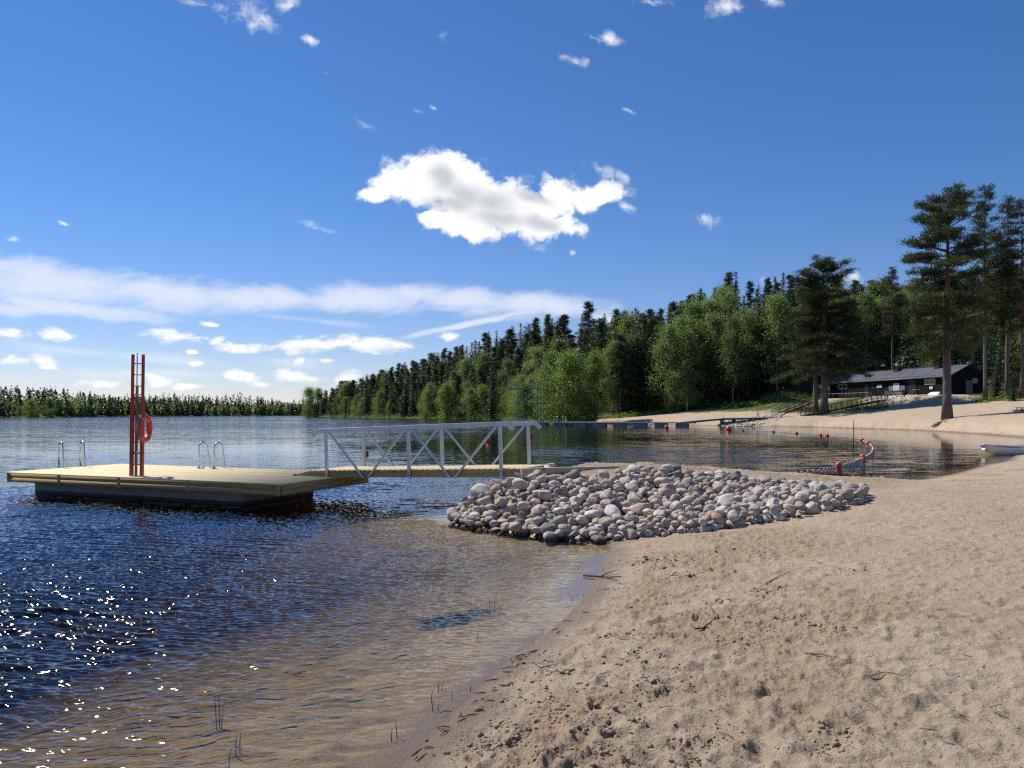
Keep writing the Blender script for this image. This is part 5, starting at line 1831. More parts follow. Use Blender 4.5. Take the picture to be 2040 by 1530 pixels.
ink = mat_simple('grey_print', (0.16, 0.17, 0.19), 0.6)
ink2 = mat_simple('pale_print', (0.42, 0.43, 0.46), 0.6)
wall_board('notice_board', 'white horizontal board on the dark wall left of the kiosk hatch', 'notice board', 1747.5, 1757.5, 766.8, 772.2, marks=((0.1, 0.9, 0.62, 0.78, ink2), (0.1, 0.7, 0.25, 0.4, ink2)))
wall_board('menu_poster', 'tall white poster with grey pictures beside the kiosk hatch', 'poster', 1780.5, 1792, 763.5, 777.5, marks=((0.2, 0.42, 0.55, 0.9, ink2), (0.55, 0.62, 0.6, 0.92, ink), (0.12, 0.45, 0.1, 0.42, ink2), (0.55, 0.88, 0.1, 0.42, ink2)))
wall_board('notice', "small white notice under the bath house's right window", 'notice', 1852.5, 1859, 770, 775, marks=((0.25, 0.75, 0.3, 0.7, ink2),))
# pale slab leaning on the plinth, bin, table
a, b, c, d = crect(1852, 1876, 783, 789.5)
t = thing('white_slab', "pale slab lying along the plinth near the bath house's near corner", 'slab', house_pt((a + b) / 2, 0.5), CRZ)
V = [(-(b - a) / 2, -0.35, 0), ((b - a) / 2, -0.35, 0), ((b - a) / 2, 0.35, 0), (-(b - a) / 2, 0.35, 0), (-(b - a) / 2, -0.35, 0.62), ((b - a) / 2 - 0.7, -0.35, 0.62), ((b - a) / 2 - 0.7, -0.1, 0.60), (-(b - a) / 2, -0.1, 0.60)]
MB().add(V, [(3, 2, 1, 0), (4, 5, 6, 7), (0, 1, 5, 4), (1, 2, 6, 5), (2, 3, 7, 6), (3, 0, 4, 7)]).build('slab', m_white, t, 0.02)
s = (cs_px(1838))
t = thing('rubbish_bin', 'dark wheeled rubbish bin with light lid before the bath house wall', 'bin', house_pt(s, 1.2), CRZ)
V = [(-0.26, -0.3, 0.06), (0.26, -0.3, 0.06), (0.26, 0.3, 0.06), (-0.26, 0.3, 0.06), (-0.33, -0.38, 1.0), (0.33, -0.38, 1.0), (0.33, 0.38, 1.0), (-0.33, 0.38, 1.0)]
MB().add(V, [(3, 2, 1, 0), (4, 5, 6, 7), (0, 1, 5, 4), (1, 2, 6, 5), (2, 3, 7, 6), (3, 0, 4, 7)]).build('bin_body', M['black'], t, 0.02)
MB().box(-0.36, 0.36, -0.42, 0.42, 1.004, 1.08).build('lid', mat_simple('light_lid', (0.5, 0.5, 0.5), 0.5), t, 0.02)
for sx in (-0.2, 0.2):
    MB().cyl((sx - 0.03, -0.30, 0.09), (sx + 0.03, -0.30, 0.09), 0.1).build('wheel', M['black'], t)


def picnic_table(loc, rz, label, mat):
    t = thing('picnic_table', label, 'picnic table', loc, rz, None)
    boards(t, 'table_top', mat, -0.9, 0.9, -0.36, 0.36, 0.70, 0.745, 5, 'x', 0.015)
    for s in (-1, 1):
        boards(t, 'bench_seat', mat, -0.9, 0.9, s * 0.72 - 0.14, s * 0.72 + 0.14, 0.42, 0.46, 2, 'x', 0.012)
    for x in (-0.62, 0.62):
        for s in (-1, 1):
            MB().beam((x, s * 0.20, 0.70), (x, s * 0.68, 0.0), 0.045, 0.10, (1, 0, 0)).build('leg', mat, t)
        MB().beam((x + 0.046, -0.84, 0.38), (x + 0.046, 0.84, 0.38), 0.045, 0.09).build('cross_bar', mat, t)
    return t


M['table'] = wood_mat('brown_table_wood', (0.05, 0.033, 0.022), (0.085, 0.058, 0.04), (0.12, 0.085, 0.06))
picnic_table(house_pt(cs_px(1800), 2.6), CRZ, 'dark picnic table in front of the kiosk hatch of the bath house', M['table'])
Y_ = 84.0
X_ = (2040 - 1020) / FPX * Y_
picnic_table((X_, Y_, hz(X_, Y_)), R(14), "brown picnic table on the open sand cut by the photo's right edge", M['table'])
# terrace rail on the left half of the front
tr = thing('terrace_rail', "low rail with a pale top running before the bath house's left half", 'railing', house_pt(15.2, 2.9), CRZ)
MB().beam((0, 0, 0.86), (14.2, 0, 0.86), 0.14, 0.04).build('top_rail', M['graydeck'], tr)
for k in range(8):
    MB().box(k * 2.01, k * 2.01 + 0.08, -0.04, 0.04, -1.2, 0.84).build('post', M['rail_dark'], tr)
for k in range(7):
    t = thing('garden_chair', None, 'chair', house_pt(17.0 + k * 1.4 + 0.3 * math.sin(k * 5), 1.3), CRZ + 0.4 * math.sin(k * 3.1))
    tag(t, 'dark chair on the terrace behind the low rail of the bath house', 'chair', 'chairs on the bath house terrace')
    MB().box(-0.22, 0.22, -0.22, 0.22, 0.42, 0.46).build('seat', M['rail_dark'], t)
    MB().box(-0.22, 0.22, -0.24, -0.20, 0.50, 0.92).build('backrest', M['rail_dark'], t)
    for (a_, b_) in ((-0.19, -0.19), (0.19, -0.19), (0.19, 0.19), (-0.19, 0.19)):
        MB().box(a_ - 0.02, a_ + 0.02, b_ - 0.02, b_ + 0.02, 0, 0.42).build('leg', M['rail_dark'], t)


# ------------------------------------------------------------------ steps up the bank
def steps(label, P0, P1, width, n):
    P0, P1 = Vector(P0), Vector(P1)
    t = thing('wooden_steps', label, 'steps', P0, 0)
    d = P1 - P0
    e = Vector((d.x, d.y, 0)).normalized(); sd_ = Vector((-e.y, e.x, 0))
    for s in (-1, 1):
        o = sd_ * s * width / 2
        MB().beam(o + Vector((0, 0, 0.92)), d + o + Vector((0, 0, 0.92)), 0.09, 0.09).build('handrail', M['rail_dark'], t)
        MB().beam(o + Vector((0, 0, 0.50)), d + o + Vector((0, 0, 0.50)), 0.04, 0.07).build('lower_rail', M['rail_dark'], t)
        for k in range(n):
            q = k / (n - 1)
            b = d * q + o
            MB().beam(b + Vector((0, 0, -0.7)), b + Vector((0, 0, 0.875)), 0.085, 0.085, (1, 0, 0)).build('post', M['rail_dark'], t)
        MB().beam(o * 0.92 + Vector((0, 0, -0.05)), d + o * 0.92 + Vector((0, 0, -0.05)), 0.06, 0.24).build('stringer', M['rail_dark'], t)
    m_ = max(6, int(d.z / 0.17))
    for k in range(m_):
        q = (k + 0.5) / m_
        c = d * q + Vector((0, 0, 0.05))
        MB().obox(c, e * 0.16, sd_ * (width / 2 - 0.08), (0, 0, 0.022)).build('tread', M['graydeck'], t)
    return t


def rise(px, Y, py):
    X = (px - 1020) / FPX * Y
    return (X, Y, CAMZ + (HZ - py) / FPX * Y)


steps('wooden steps with dark handrails climbing the grass bank left of the twin pines', rise(1545, 131, 827), rise(1618, 137, 799), 1.5, 6)
steps('longer wooden steps with dark handrails climbing right behind the twin pines', rise(1600, 124.8, 828), rise(1762, 127.5, 796), 1.5, 9)

# ------------------------------------------------------------------ jetty, boardwalk and diving tower across the cove
J0, J1 = Vector((30.0, 125.5, 0)), Vector((0.6, 134.0, 0))
jt, JL = local_thing('jetty', 'long low floating jetty with pale deck across the cove', 'jetty', J1, J0)
boards(jt, 'deck', M['graydeck'], 0, JL, -1.2, 1.2, 0.52, 0.60, 12, 'x', 0.02)
MB().box(0.02, JL - 0.02, -1.26, -1.203, 0.42, 0.585).build('edge_beam', M['graydeck'], jt)
MB().box(0.02, JL - 0.02, 1.203, 1.26, 0.42, 0.585).build('edge_beam', M['graydeck'], jt)
for k in range(9):
    x0 = 0.2 + k * (JL / 9)
    MB().box(x0, x0 + JL / 9 * 0.62, -1.0, 1.0, -0.4, 0.40).build('float', M['float'], jt, 0.03)
for k, sp in ((0, 7.4), (1, 8.9)):
    t = thing('swim_ladder', None, None, (sp, -1.1, 0.6)); t.parent = jt
    for s in (-0.27, 0.27):
        pts = [(s, 0.35, 0)] + [(s, 0.15 + 0.2 * math.cos(a), 0.75 + 0.2 * math.sin(a)) for a in np.linspace(0, math.pi, 7)] + [(s, -0.1, 0.0), (s, -0.12, -1.1)]
        MB().tube(pts, 0.03, 6).build('handrail', M['steel'], t)
bw = thing('boardwalk', 'weathered boardwalk leading from the jetty along the sand above the riprap', 'boardwalk', (0, 0, 0))
bp = [Vector(rise(1352, 126.5, 841.0)), Vector(rise(1440, 126.5, 833.2)), Vector(rise(1548, 126.5, 831.0)), Vector(rise(1604, 126.5, 829.0))]
for a_, b_ in zip(bp[:-1], bp[1:]):
    MB().beam(a_, b_, 1.7, 0.10).build('deck', M['graydeck'], bw)
    for s in (-0.7, 0.7):
        MB().beam(a_ + Vector((0, s, -0.17)), b_ + Vector((0, s, -0.17)), 0.12, 0.22).build('beam', M['rail_dark'], bw)
for px in (1438, 1462, 1496, 1518, 1545):
    X = (px - 1020) / FPX * 126.5
    zt = CAMZ + (HZ - np.interp(px, (1440, 1548), (833.2, 831.0))) / FPX * 126.5
    MB().box(X - 0.1, X + 0.1, 125.7, 127.3, -0.3, zt - 0.29).build('support', M['rail_dark'], bw)

Yt = 135.0
kx = Yt / FPX
tw = thing('diving_tower', 'slender grey steel diving tower with platforms and railings beyond the jetty', 'diving tower', ((1053 - 1020) * kx, Yt, 0))
tz = lambda py: CAMZ + (HZ - py) * kx
tx = lambda px: (px - 1053) * kx
for (px, dy) in ((1031, -1.1), (1036, 1.1), (1070, -1.1), (1077, 1.1)):
    MB().beam((tx(px), dy, -2), (tx(px), dy, tz(765 if px < 1060 else 766)), 0.12, 0.12, (1, 0, 0)).build('leg', M['greysteel'], tw)
for (p0, p1, py, nm) in ((1012, 1077, 774.5, 'platform'), (1027, 1096, 803, 'platform'), (1020, 1052, 835.5, 'platform')):
    MB().box(tx(p0), tx(p1), -1.0 if py < 830 else -1.6, 1.0, tz(py) - 0.08, tz(py) + 0.08).build(nm, M['greysteel'], tw)
MB().box(tx(1008), tx(1030), -0.4, 0.4, tz(774.5) + 0.081, tz(774.5) + 0.14).build('springboard', M['white'], tw)
for (p0, p1, py, hgt) in ((1025, 1076, 774.5, 1.05), (1034, 1094, 803, 1.0), (1020, 1052, 835.5, 1.05)):
    for dy in (-0.95, 0.95):
        mb = MB()
        for h_ in (0.55, hgt):
            mb.beam((tx(p0), dy, tz(py) + h_), (tx(p1), dy, tz(py) + h_), 0.05, 0.05)
        for k in range(6):
            x = tx(p0) + (tx(p1) - tx(p0)) * k / 5
            mb.box(x - 0.025, x + 0.025, dy - 0.025, dy + 0.025, tz(py) + 0.08, tz(py) + hgt)
        mb.build('railing', M['greysteel'], tw)
for dy in (-0.35, 0.35):
    MB().beam((tx(1037), dy, tz(802)), (tx(1071), dy, tz(776)), 0.05, 0.12).build('stair_stringer', M['white'], tw)
    MB().beam((tx(1052), dy, tz(826)), (tx(1079), dy, tz(843)), 0.06, 0.14).build('stair_stringer', M['greysteel'], tw)
mb = MB()
for k in range(12):
    q = (k + 0.5) / 12
    mb.box(tx(1037 + 34 * q) - 0.1, tx(1037 + 34 * q) + 0.1, -0.35, 0.35, tz(802 - 26 * q) - 0.015, tz(802 - 26 * q) + 0.015)
mb.build('tread', M['greysteel'], tw)['kind'] = 'stuff'
for dy in (-1.1, 1.1):
    MB().beam((tx(1031), dy, tz(835)), (tx(1070), dy, tz(804)), 0.05, 0.05).build('brace', M['greysteel'], tw)
    MB().beam((tx(1070), dy, tz(840)), (tx(1077), dy * -1, tz(804)), 0.05, 0.05).build('brace', M['greysteel'], tw)


# ------------------------------------------------------------------ boats, buoys and the swimming line
def rowing_boat():
    b0 = Vector((*gnd(1972, 887, 0.50), 0))
    t = thing('rowing_boat', "white rowing boat with pale blue inside moored at the right edge", 'boat', (b0.x, b0.y + 0.55, 0), R(7))
    xs = np.linspace(0, 1, 15)
    Ln, HB = 4.4, 0.74
    rows = []
    for k, q in enumerate(xs):
        hb = HB * (0.28 + 0.72 * min(1, (q / 0.38)) ** 0.75) * (1 - 0.12 * max(0, (q - 0.6) / 0.4))
        zg = 0.50 - 0.10 * math.sin(math.pi * q * 0.9) + 0.02 * (1 - q)
        zk = -0.12 + 0.36 * max(0, 1 - q / 0.26) ** 1.6
        prof = []
        for a in np.linspace(-1, 1, 13):
            y = hb * math.copysign(abs(a) ** 0.8, a)
            z = zk + (zg - zk) * (abs(a) ** 3.2)
            prof.append((q * Ln, y, z))
        rows.append(prof)
    V = [p for r in rows for p in r]
    n = 13
    F = [(i * n + j, (i + 1) * n + j, (i + 1) * n + j + 1, i * n + j + 1) for i in range(14) for j in range(12)]
    F.append(tuple(range(n))[::-1]); F.append(tuple(14 * n + j for j in range(n)))
    MB().add(V, F, True).build('hull', M['white'], t)
    V2 = [(x + (0.05 if i == 14 else 0) * 0, y * 0.93, max(z + 0.035, z)) for i, r in enumerate(rows) for x, y, z in r]
    F2 = [f[::-1] for f in F[:-2] if f[0] // n >= 2]
    MB().add(V2, F2, True).build('inner_hull', M['boat_in'], t)
    for sgn in (0, 12):
        MB().tube([(r[sgn][0], r[sgn][1], r[sgn][2] + 0.01) for r in rows], 0.035, 6).build('gunwale', M['white'], t)
    V = [rows[0][0], rows[0][12], rows[2][12], rows[2][0]]
    V = [(x - (0.10 if i < 2 else 0), y, z + 0.035) for i, (x, y, z) in enumerate(V)]
    MB().add(V + [(a, b, c - 0.04) for a, b, c in V], [(0, 1, 2, 3)[::-1], (4, 5, 6, 7), (0, 4, 5, 1), (1, 5, 6, 2), (2, 6, 7, 3), (3, 7, 4, 0)]).build('foredeck', M['white'], t, 0.01)
    for q in (5, 9, 12):
        r = rows[q]
        MB().box(r[0][0] - 0.13, r[0][0] + 0.13, r[0][1] * 0.95, r[12][1] * 0.95, 0.24, 0.28).build('thwart', M['boat_in'], t)
    mb = MB()
    rng = random.Random(4)
    x = 0.42
    while x < 2.6:                                       # worn dark lettering under the gunwale, no longer legible
        w = rng.uniform(0.03, 0.10) if x < 1.5 else rng.uniform(0.12, 0.3)
        q = x / Ln * 14
        i = int(q); f = q - i
        y = (rows[i][0][1] * (1 - f) + rows[i + 1][0][1] * f) * 1.005 - 0.012
        z = (rows[i][0][2] * (1 - f) + rows[i + 1][0][2] * f)
        h_ = 0.055 if x < 1.5 else 0.02
        mb.box(x, x + w, y - 0.006, y + 0.004, z - 0.055 - h_ / 2, z - 0.055 + h_ / 2)
        x += w + rng.uniform(0.015, 0.04)
    mb.build('lettering', ink, t)['kind'] = 'stuff'


rowing_boat()


def buoy(px, pyw, r, label):
    x, y = gnd(px, pyw)
    t = thing('buoy', label, 'buoy', (x, y, 0))
    MB().sphere((0, 0, r * 0.45), r, 18, 12, (1, 1, 1.05)).build('ball', M['buoy_red'], t)
    MB().cyl((0, 0, r * 1.38), (0, 0, r * 1.62), r * 0.16, 8).build('eye', M['buoy_red'], t)


buoy(728, 906, 0.165, "orange buoy seen behind the gangway's far left post")
buoy(973, 880, 0.21, "orange buoy seen between the gangway's right braces")
buoy(1056, 869, 0.26, "orange buoy just right of the gangway's last post")
buoy(1328, 853, 0.30, 'orange buoy floating in front of the long jetty')
buoy(1452, 857, 0.36, 'largest orange buoy at the far end of the swimming line below the riprap')


def swim_line():
    pts = [gnd(*p) for p in ((1452, 857), (1500, 858.5), (1540, 860.3), (1590, 863.5), (1640, 867.5), (1690, 872), (1715, 877), (1731, 884), (1739, 893), (1737, 902), (1722, 912), (1700, 921), (1670, 930), (1640, 937), (1600, 942), (1578, 945))]
    P = [Vector((x, y, 0.03)) for x, y in pts]
    # smooth the path
    S = []
    for i in range(len(P) - 1):
        a, b, c, d = P[max(i - 1, 0)], P[i], P[i + 1], P[min(i + 2, len(P) - 1)]
        for k in range(10):
            t = k / 10
            S.append(0.5 * ((2 * b) + (c - a) * t + (2 * a - 5 * b + 4 * c - d) * t * t + (3 * b - a - 3 * c + d) * t ** 3))
    S.append(P[-1])
    t = thing('swim_line', 'swimming line of white floats and red buoys curving across the cove', 'float line', (0, 0, 0))
    MB().tube([s + Vector((0, 0, 0.01)) for s in S], 0.010, 5).build('rope', M['rail_dark'], t)
    cum = [0]
    for a, b in zip(S[:-1], S[1:]): cum.append(cum[-1] + (b - a).length)
    Lt = cum[-1]
    pos = []
    s = 0.2
    while s < Lt:
        i = np.searchsorted(cum, s) - 1
        f = (s - cum[i]) / (cum[i + 1] - cum[i])
        p = S[i].lerp(S[i + 1], f); d = (S[i + 1] - S[i]).normalized()
        pos.append((s, p, d)); s += 0.48 if p.y > 45 else 0.46
    reds = [gnd(*q) for q in ((1480, 858.0), (1541, 861), (1587, 864), (1635, 868), (1648, 869), (1717, 878), (1730, 884), (1738, 891), (1738, 900), (1718, 913), (1671, 930))]
    mb, n = None, 0
    proto = MB().tube([(-0.05, 0, 0), (-0.035, 0, 0), (0.035, 0, 0), (0.05, 0, 0)], [0.02, 0.034, 0.034, 0.02], 10).build('float', M['white'], t)
    me = proto.data
    bpy.data.objects.remove(proto)
    order = sorted(range(len(pos)), key=lambda i: pos[i][1].y)
    near = set(order[:100])
    rest = MB()
    for i, (s, p, d) in enumerate(pos):
        if i in near:
            o = link_mesh('float', me, None, t)
            o.location = p; o.rotation_euler = (0, 0, math.atan2(d.y, d.x) + random.uniform(-.15, .15))
        else:
            rest.tube([p - d * 0.06, p - d * 0.04, p + d * 0.04, p + d * 0.06], [0.03, 0.055, 0.055, 0.03], 6)
    tag(rest.build('floats', M['white'], t), kind='stuff')
    for k, (x, y) in enumerate(reds):
        r = 0.14 if y > 50 else 0.085
        if k in (9, 10): r = 0.125
        MB().sphere((x, y, r * 0.6), r, 14, 10).build('red_float', M['buoy_red'], t)


swim_line()
# pole and stake
def on_ground(px, py, Y0, Y1):
    """where the line of sight through the pixel first meets the land"""
    Y = np.linspace(Y0, Y1, 400)
    X = (px - 1020) / FPX * Y
    Z = height(X, Y)
    zr = CAMZ + (HZ - py) / FPX * Y
    i = int(np.argmax(Z >= zr))
    return float(X[i]), float(Y[i]), float(Z[i])


x, y = gnd(1700, 877)
t = thing('mooring_pole', 'thin dark pole standing upright in the shallow water of the cove', 'pole', (x, y, 0))
MB().tube([(0, 0, -0.8), (0.01, 0, 0.7), (0.0, 0, 1.55)], [0.034, 0.032, 0.026], 8).build('pole', M['rail_dark'], t)
X_, Y_, Z_ = on_ground(1719, 826, 108, 140)
t = thing('stake', 'leaning pale wooden stake in the sand below the grass bank', 'stake', (X_, Y_, Z_), 0)
t.rotation_euler = (0, R(-5), 0)
MB().beam((0, 0, -0.3), (0, 0, 1.15), 0.10, 0.10, (1, 0, 0)).build('stake', mat_simple('yellowish_wood', (0.30, 0.25, 0.12), 0.8), t)
x, y = gnd(1981, 864)
t = thing('driftwood_log', 'weathered grey log lying at the far waterline near the boat', 'log', (x, y, 0.18), R(8))
MB().tube([(-0.68, 0, 0.02), (-0.4, 0, 0.0), (0.1, 0.02, 0.03), (0.5, 0, 0.05), (0.75, 0, 0.07)], [0.15, 0.17, 0.14, 0.10, 0.05], 10).build('trunk', mat_simple('grey_driftwood', (0.34, 0.33, 0.32), 0.85, 0, 0.4, 6, 0.4), t)
MB().tube([(-0.5, 0, 0.12), (-0.52, 0.02, 0.26), (-0.46, 0.0, 0.33)], [0.05, 0.035, 0.02], 6).tube([(-0.62, -0.1, 0.0), (-0.85, -0.2, -0.1)], [0.07, 0.03], 6).build('branch', M['post'], t)
x, y = gnd(1858, 843, 0.95)
y = 84; x = (1858 - 1020) / FPX * y
t = thing('driftwood', 'low grey root lying left of the huge pine on the sand', 'driftwood', (x, y, hz(x, y)))
MB().tube([(-0.7, 0, 0.02), (-0.3, 0.1, 0.10), (0.2, -0.05, 0.08), (0.8, 0.1, 0.03)], [0.05, 0.09, 0.08, 0.03], 7).tube([(-0.2, 0.1, 0.08), (-0.3, 0.3, 0.25), (-0.5, 0.4, 0.2)], [0.05, 0.04, 0.02], 6).build('root', M['post'], t)


# ------------------------------------------------------------------ grass, undergrowth, reeds, twigs
def blades(rng, P, hgt, w, lean=0.35):
    n = len(P)
    a = rng.uniform(0, 6.28, n)
    s = np.stack([np.cos(a), np.sin(a), np.zeros(n)], 1)
    h = rng.uniform(0.5, 1.2, n)[:, None] * hgt
    d = np.stack([rng.normal(0, lean, n), rng.normal(0, lean, n), np.ones(n)], 1)
    b0, b1 = P - s * w, P + s * w
    m0, m1 = P + d * h * 0.55 + s * w * 0.8, P + d * h * 0.55 - s * w * 0.8
    return np.stack([b0, b1, m0, m1], 1).reshape(-1, 3), np.stack([m1, m0, P + d * h + s * w * 0.1 + d * [1, 1, 0] * h * 0.5, P + d * h - s * w * 0.1 + d * [1, 1, 0] * h * 0.5], 1).reshape(-1, 3)


def grass():
    rng = np.random.default_rng(3)
    Ps = []
    for (p0, p1, Y0, Y1, d0, d1, n) in ((1385, 1575, 132, 156, 12, 24, 5200), (1590, 1772, 112, 146, 7, 24, 8000), (1930, 2040, 112, 126, 18, 50, 2600)):
        px = rng.uniform(p0, p1, n); Y = rng.uniform(Y0, Y1, n); X = (px - 1020) / FPX * Y
        d = sdist(X, Y)
        keep = (d > np.where(X / Y > 0.39, np.interp(X / Y, [0.40, 0.44, 0.47], [7.5, 11, 13]), d0) + 2.0 * fbm(X * 0.3, Y * 0.3, 2, 5)) & (d < d1)
        keep &= fbm(X * 0.5, Y * 0.5, 3, 15) > -0.12
        ex, ey = CEX, CEY
        u = (X - CAB_A.x) * ex.x + (Y - CAB_A.y) * ex.y; v = (X - CAB_A.x) * ey.x + (Y - CAB_A.y) * ey.y
        keep &= ~((u > -1) & (u < 31) & (v > -7.5) & (v < 3.2))
        X, Y = X[keep], Y[keep]
        Ps.append(np.stack([X, Y, height(X, Y) - 0.03], 1))
    # the tuft at the foot of the huge pine
    n = 500
    cx = (1880 - 1020) / FPX * 91
    X = rng.normal(cx - 0.1, 0.45, n); Y = rng.normal(91.3, 0.4, n)
    Ps.append(np.stack([X, Y, height(X, Y) - 0.03], 1))
    P = np.vstack(Ps)
    A_, B_ = blades(rng, P, 0.34, 0.035, 0.45)
    V = np.vstack([A_, B_])
    me = mesh_np('grass', V, np.arange(len(V)).reshape(-1, 4))
    me.materials.append(M['grassm'])
    tag(link_mesh('grass', me, None), 'rough green grass on the banks by the steps and the pine', 'grass', kind='stuff')
    # undergrowth at the foot of the wood
    C = []
    for (p0, p1, Y0, Y1, n, h0, h1) in ((1440, 1650, 148, 152, 60, 0.5, 1.7), (1215, 1440, 158, 161, 60, 0.5, 1.9), (1640, 1800, 158, 164, 40, 0.6, 2.0), (1800, 1980, 140, 148, 30, 0.6, 2.2), (1945, 2045, 108, 118, 40, 0.5, 1.4)):
        for _ in range(n):
            px = rng.uniform(p0, p1); Y = rng.uniform(Y0, Y1); X = (px - 1020) / FPX * Y
            h = rng.uniform(h0, h1); k = int(110 * h)
            off = rng.normal(0, 1, (k, 3)) * np.array([0.5 * h, 0.5 * h, 0.28 * h])
            off[:, 2] = np.abs(off[:, 2])
            C.append(np.array([X, Y, hz(X, Y)]) + off)
    for (x, y, nx, ny) in along(HEAD, 3.2):
        h = rng.uniform(0.6, 2.6); k = int(80 * h)
        x2, y2 = x + nx * rng.uniform(-0.2, 1.6), y + ny * rng.uniform(-0.2, 1.6)
        off = rng.normal(0, 1, (k, 3)) * np.array([0.75 * h, 0.75 * h, 0.42 * h]); off[:, 2] = np.abs(off[:, 2])
        C.append(np.array([x2, y2, 0.15]) + off)
    C = np.vstack(C)
    V = cards(C, rng.uniform(0.09, 0.2, len(C)), rng.uniform(0.05, 0.12, len(C)), None, 0.5, rng)
    me = mesh_np('undergrowth', V, np.arange(len(V)).reshape(-1, 4))
    me.materials.append(M['alder'])
    tag(link_mesh('undergrowth', me, None), 'low leafy undergrowth along the edge of the wood', 'undergrowth', kind='stuff')


grass()
M['twig'] = mat_simple('dark_twig', (0.075, 0.055, 0.042), 0.85, 0, 0.3, 20, 0.2)
M['reed'] = mat_simple('brown_reed', (0.085, 0.075, 0.04), 0.7, 0, 0.3, 20)


def ground_pt(px, py):
    z = 0.3
    for _ in range(12):
        x, y = gnd(px, py, z)
        z = 0.5 * z + 0.5 * max(hz(x, y), 0)
    if z > 0.02: z = float(gz(np.array([x]), np.array([y]))[0])
    return x, y, z


def twig(px_pts, r, label, name='twig', lift=0.012, side=()):
    P = [Vector(ground_pt(*p)) + Vector((0, 0, lift)) for p in px_pts]
    o = P[0].copy()
    mb = MB().tube([p - o for p in P], [r * (1 - 0.75 * i / (len(P) - 1)) for i in range(len(P))], 6)
    t = thing(name, label, 'twig', o)
    mb.build('stem', M['twig'], t)
    for sp in side:
        Q = [Vector(ground_pt(*p)) + Vector((0, 0, lift + 0.01 * k)) - o for k, p in enumerate(sp)]
        MB().tube(Q, [r * 0.6, r * 0.4, r * 0.15][:len(Q)], 5).build('branch', M['twig'], t)
    return t


twig([(1384, 1256), (1400, 1254), (1415, 1244), (1428, 1232), (1433, 1222)], 0.010, 'dark bent twig lying on the open sand below the stones')
twig([(1162, 1149), (1190, 1151), (1215, 1153), (1240, 1152)], 0.016, 'dark drift branch lying across the waterline below the stone heap', 'drift_branch', 0.02, [((1195, 1152), (1210, 1146), (1235, 1141)), ((1205, 1152), (1222, 1158), (1236, 1163))])
twig([(1075, 1334), (1095, 1327), (1116, 1318)], 0.005, 'thin straight straw on damp sand near the waterline')
twig([(1605, 1310), (1640, 1311), (1690, 1318), (1800, 1352)][:3], 0.004, 'thin pale curved twig on the dry sand')
twig([(1725, 1351), (1765, 1349), (1800, 1353), (1808, 1346)], 0.004, "thin curved twig on the dry sand at the photo's lower right")
twig([(1525, 1162), (1560, 1146), (1600, 1134)], 0.006, 'low curved twig half buried in the mid sand')
twig([(1602, 1306), (1620, 1310), (1642, 1305)], 0.005, 'short arched twig on the dry sand right of centre')
rng_ = random.Random(8)
# stems standing in the shallows
for k, (px, py, h) in enumerate(((1144, 1140, 0.2), (1152, 1131, 0.1), (976, 1200, 0.13), (985, 1198, 0.22), (1163, 1190, 0.1), (1140, 1195, 0.14), (950, 1264, 0.08), (874, 1369, 0.12), (880, 1366, 0.07), (860, 1391, 0.16), (862, 1408, 0.14), (873, 1408, 0.06),
                                 (1082, 1262, 0.12), (1018, 1318, 0.12), (938, 1373, 0.10), (900, 1385, 0.06), (792, 1460, 0.22), (780, 1466, 0.12), (470, 1478, 0.16), (456, 1500, 0.12), (478, 1470, 0.12), (432, 1410, 0.3), (438, 1408, 0.26), (441, 1409, 0.18), (1062, 1281, 0.1), (1200, 1139, 0.12))):
    x, y = gnd(px, py)
    zb = hz(x, y)
    o = thing('reed_stem', None, 'reed', (x, y, zb))
    side = 'by the drift branch' if px > 1120 else 'in shallow water near the shore bend' if px > 960 else 'at the lower waterline' if px > 700 else 'far out in the brown shallows'
    tag(o, 'thin brown reed stem standing %s' % side, 'reed', 'reed stems in the shallows')
    h *= 0.36
    ln = rng_.uniform(-0.35, 0.35)
    MB().tube([(0, 0, -0.02), (ln * h * 0.3, 0, (h - zb) * 0.6), (ln * h + 0.01, 0.0, h - zb)], [0.0035, 0.003, 0.0012], 5).build('stem', M['reed'], o)


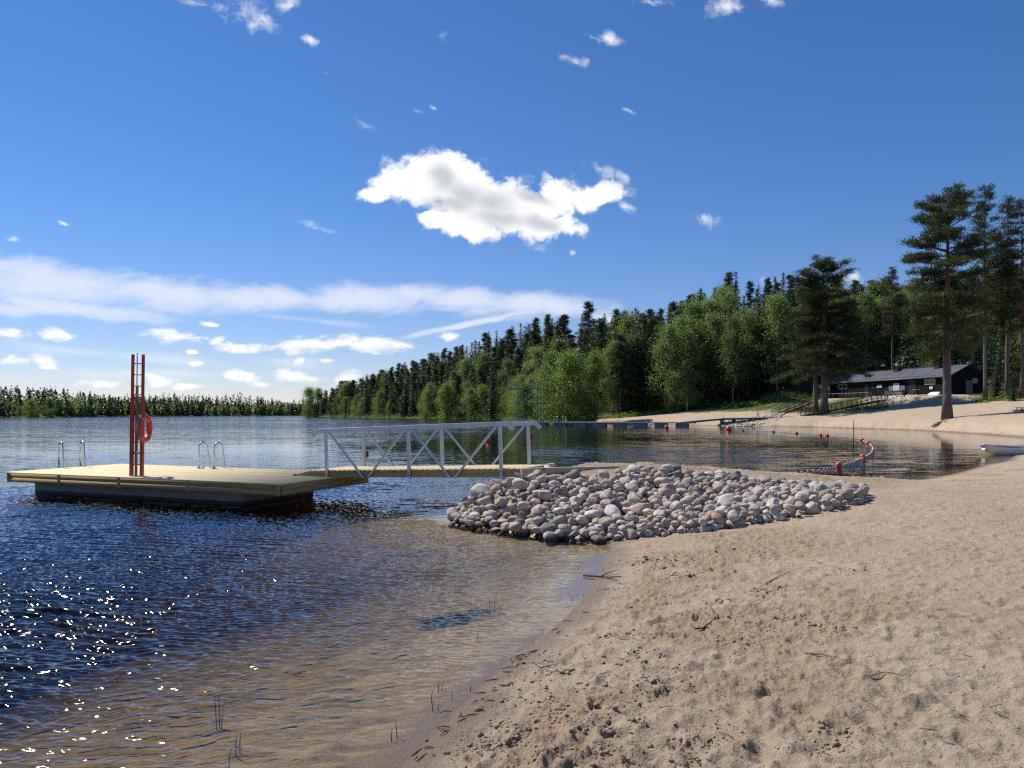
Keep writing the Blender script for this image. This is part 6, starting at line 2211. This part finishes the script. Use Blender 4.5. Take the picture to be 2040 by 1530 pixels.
def debris():
    rng = np.random.default_rng(14)
    mb = MB()
    line = [(815, 1512), (880, 1440), (935, 1395), (975, 1352), (1000, 1325), (1040, 1298), (1070, 1276), (1100, 1252), (1160, 1195)]
    for k in range(45):
        i = rng.integers(0, len(line) - 1); f = rng.random()
        px = line[i][0] * (1 - f) + line[i + 1][0] * f + rng.normal(8, 12)
        py = line[i][1] * (1 - f) + line[i + 1][1] * f + rng.normal(5, 8)
        x, y = gnd(px, py, 0.05)
        z = max(float(gz(np.array([x]), np.array([y]))[0]), 0) + 0.004
        a = rng.normal(0.5, 0.7); L = rng.uniform(0.012, 0.07)
        mb.tube([(x - L * math.cos(a), y - L * math.sin(a), z), (x, y, z + rng.uniform(0, 0.012)), (x + L * math.cos(a), y + L * math.sin(a), z)], [0.003, 0.005, 0.002], 4, False)
    for k in range(130):
        px, py = rng.uniform(900, 2040), rng.uniform(1040, 1530)
        if px < 1230 and py < 1300: continue
        x, y = gnd(px, py, 0.35)
        if float(sdist(np.array([x]), np.array([y]))[0]) < 0.3: continue
        z = float(gz(np.array([x]), np.array([y]))[0]) + 0.004
        a = rng.uniform(0, 3.1); L = rng.uniform(0.01, 0.05)
        mb.tube([(x - L * math.cos(a), y - L * math.sin(a), z), (x + L * math.cos(a), y + L * math.sin(a), z + rng.uniform(0, 0.015))], [0.003, 0.002], 4, False)
    tag(mb.build('shore_debris', M['twig'], None), 'dark bits of twig and bark strewn along the waterline and sand', 'debris', kind='stuff')


debris()
# dark weed lying under the surface
def weed():
    rng = np.random.default_rng(2)
    n = 620
    x0, y0 = gnd(905, 1208)
    X = x0 + rng.normal(0, 0.17, n); Y = y0 + rng.normal(0, 0.08, n) + 0.2 * (X - x0)
    P = np.stack([X, Y, np.minimum(height(X, Y) + rng.uniform(0.0, 0.05, n), -0.02)], 1)
    V = cards(P, rng.uniform(0.03, 0.10, n), rng.uniform(0.004, 0.012, n), np.tile([1.0, 0.3, 0.05], (n, 1)), 0.4, rng)
    me = mesh_np('water_weed', V, np.arange(len(V)).reshape(-1, 4))
    me.materials.append(mat_simple('dark_weed', (0.030, 0.026, 0.016), 0.7))
    tag(link_mesh('water_weed', me, None), 'dark clump of weed under the shallow water off the shore bend', 'water weed')


weed()


# ------------------------------------------------------------------ labels: one thing, one label
def settle_labels():
    by = {}
    for o in SC.objects:
        if o.parent is None and 'label' in o.keys() and o['label'].startswith(('tall', 'very', 'mid', 'low', 'biggest', 'large', 'medium', 'small')) and o.get('group'):
            by.setdefault(o['label'], []).append(o)
    words = {2: ('left one of two', 'right one of two'), 3: ('leftmost of three', 'middle of three', 'rightmost of three')}
    for lb, os_ in by.items():
        if len(os_) == 1: continue
        os_.sort(key=lambda o: o.location.x / max(o.location.y, 1))
        n = len(os_)
        for i, o in enumerate(os_):
            w = words[n][i] if n in words else ('leftmost of these' if i == 0 else 'rightmost of these' if i == n - 1 else '%s from left' % (('second', 'third', 'fourth', 'fifth', 'sixth', 'seventh', 'eighth', 'ninth', 'tenth', 'eleventh', 'twelfth')[min(i - 1, 10)],))
            o['label'] = lb + ', ' + w


settle_labels()
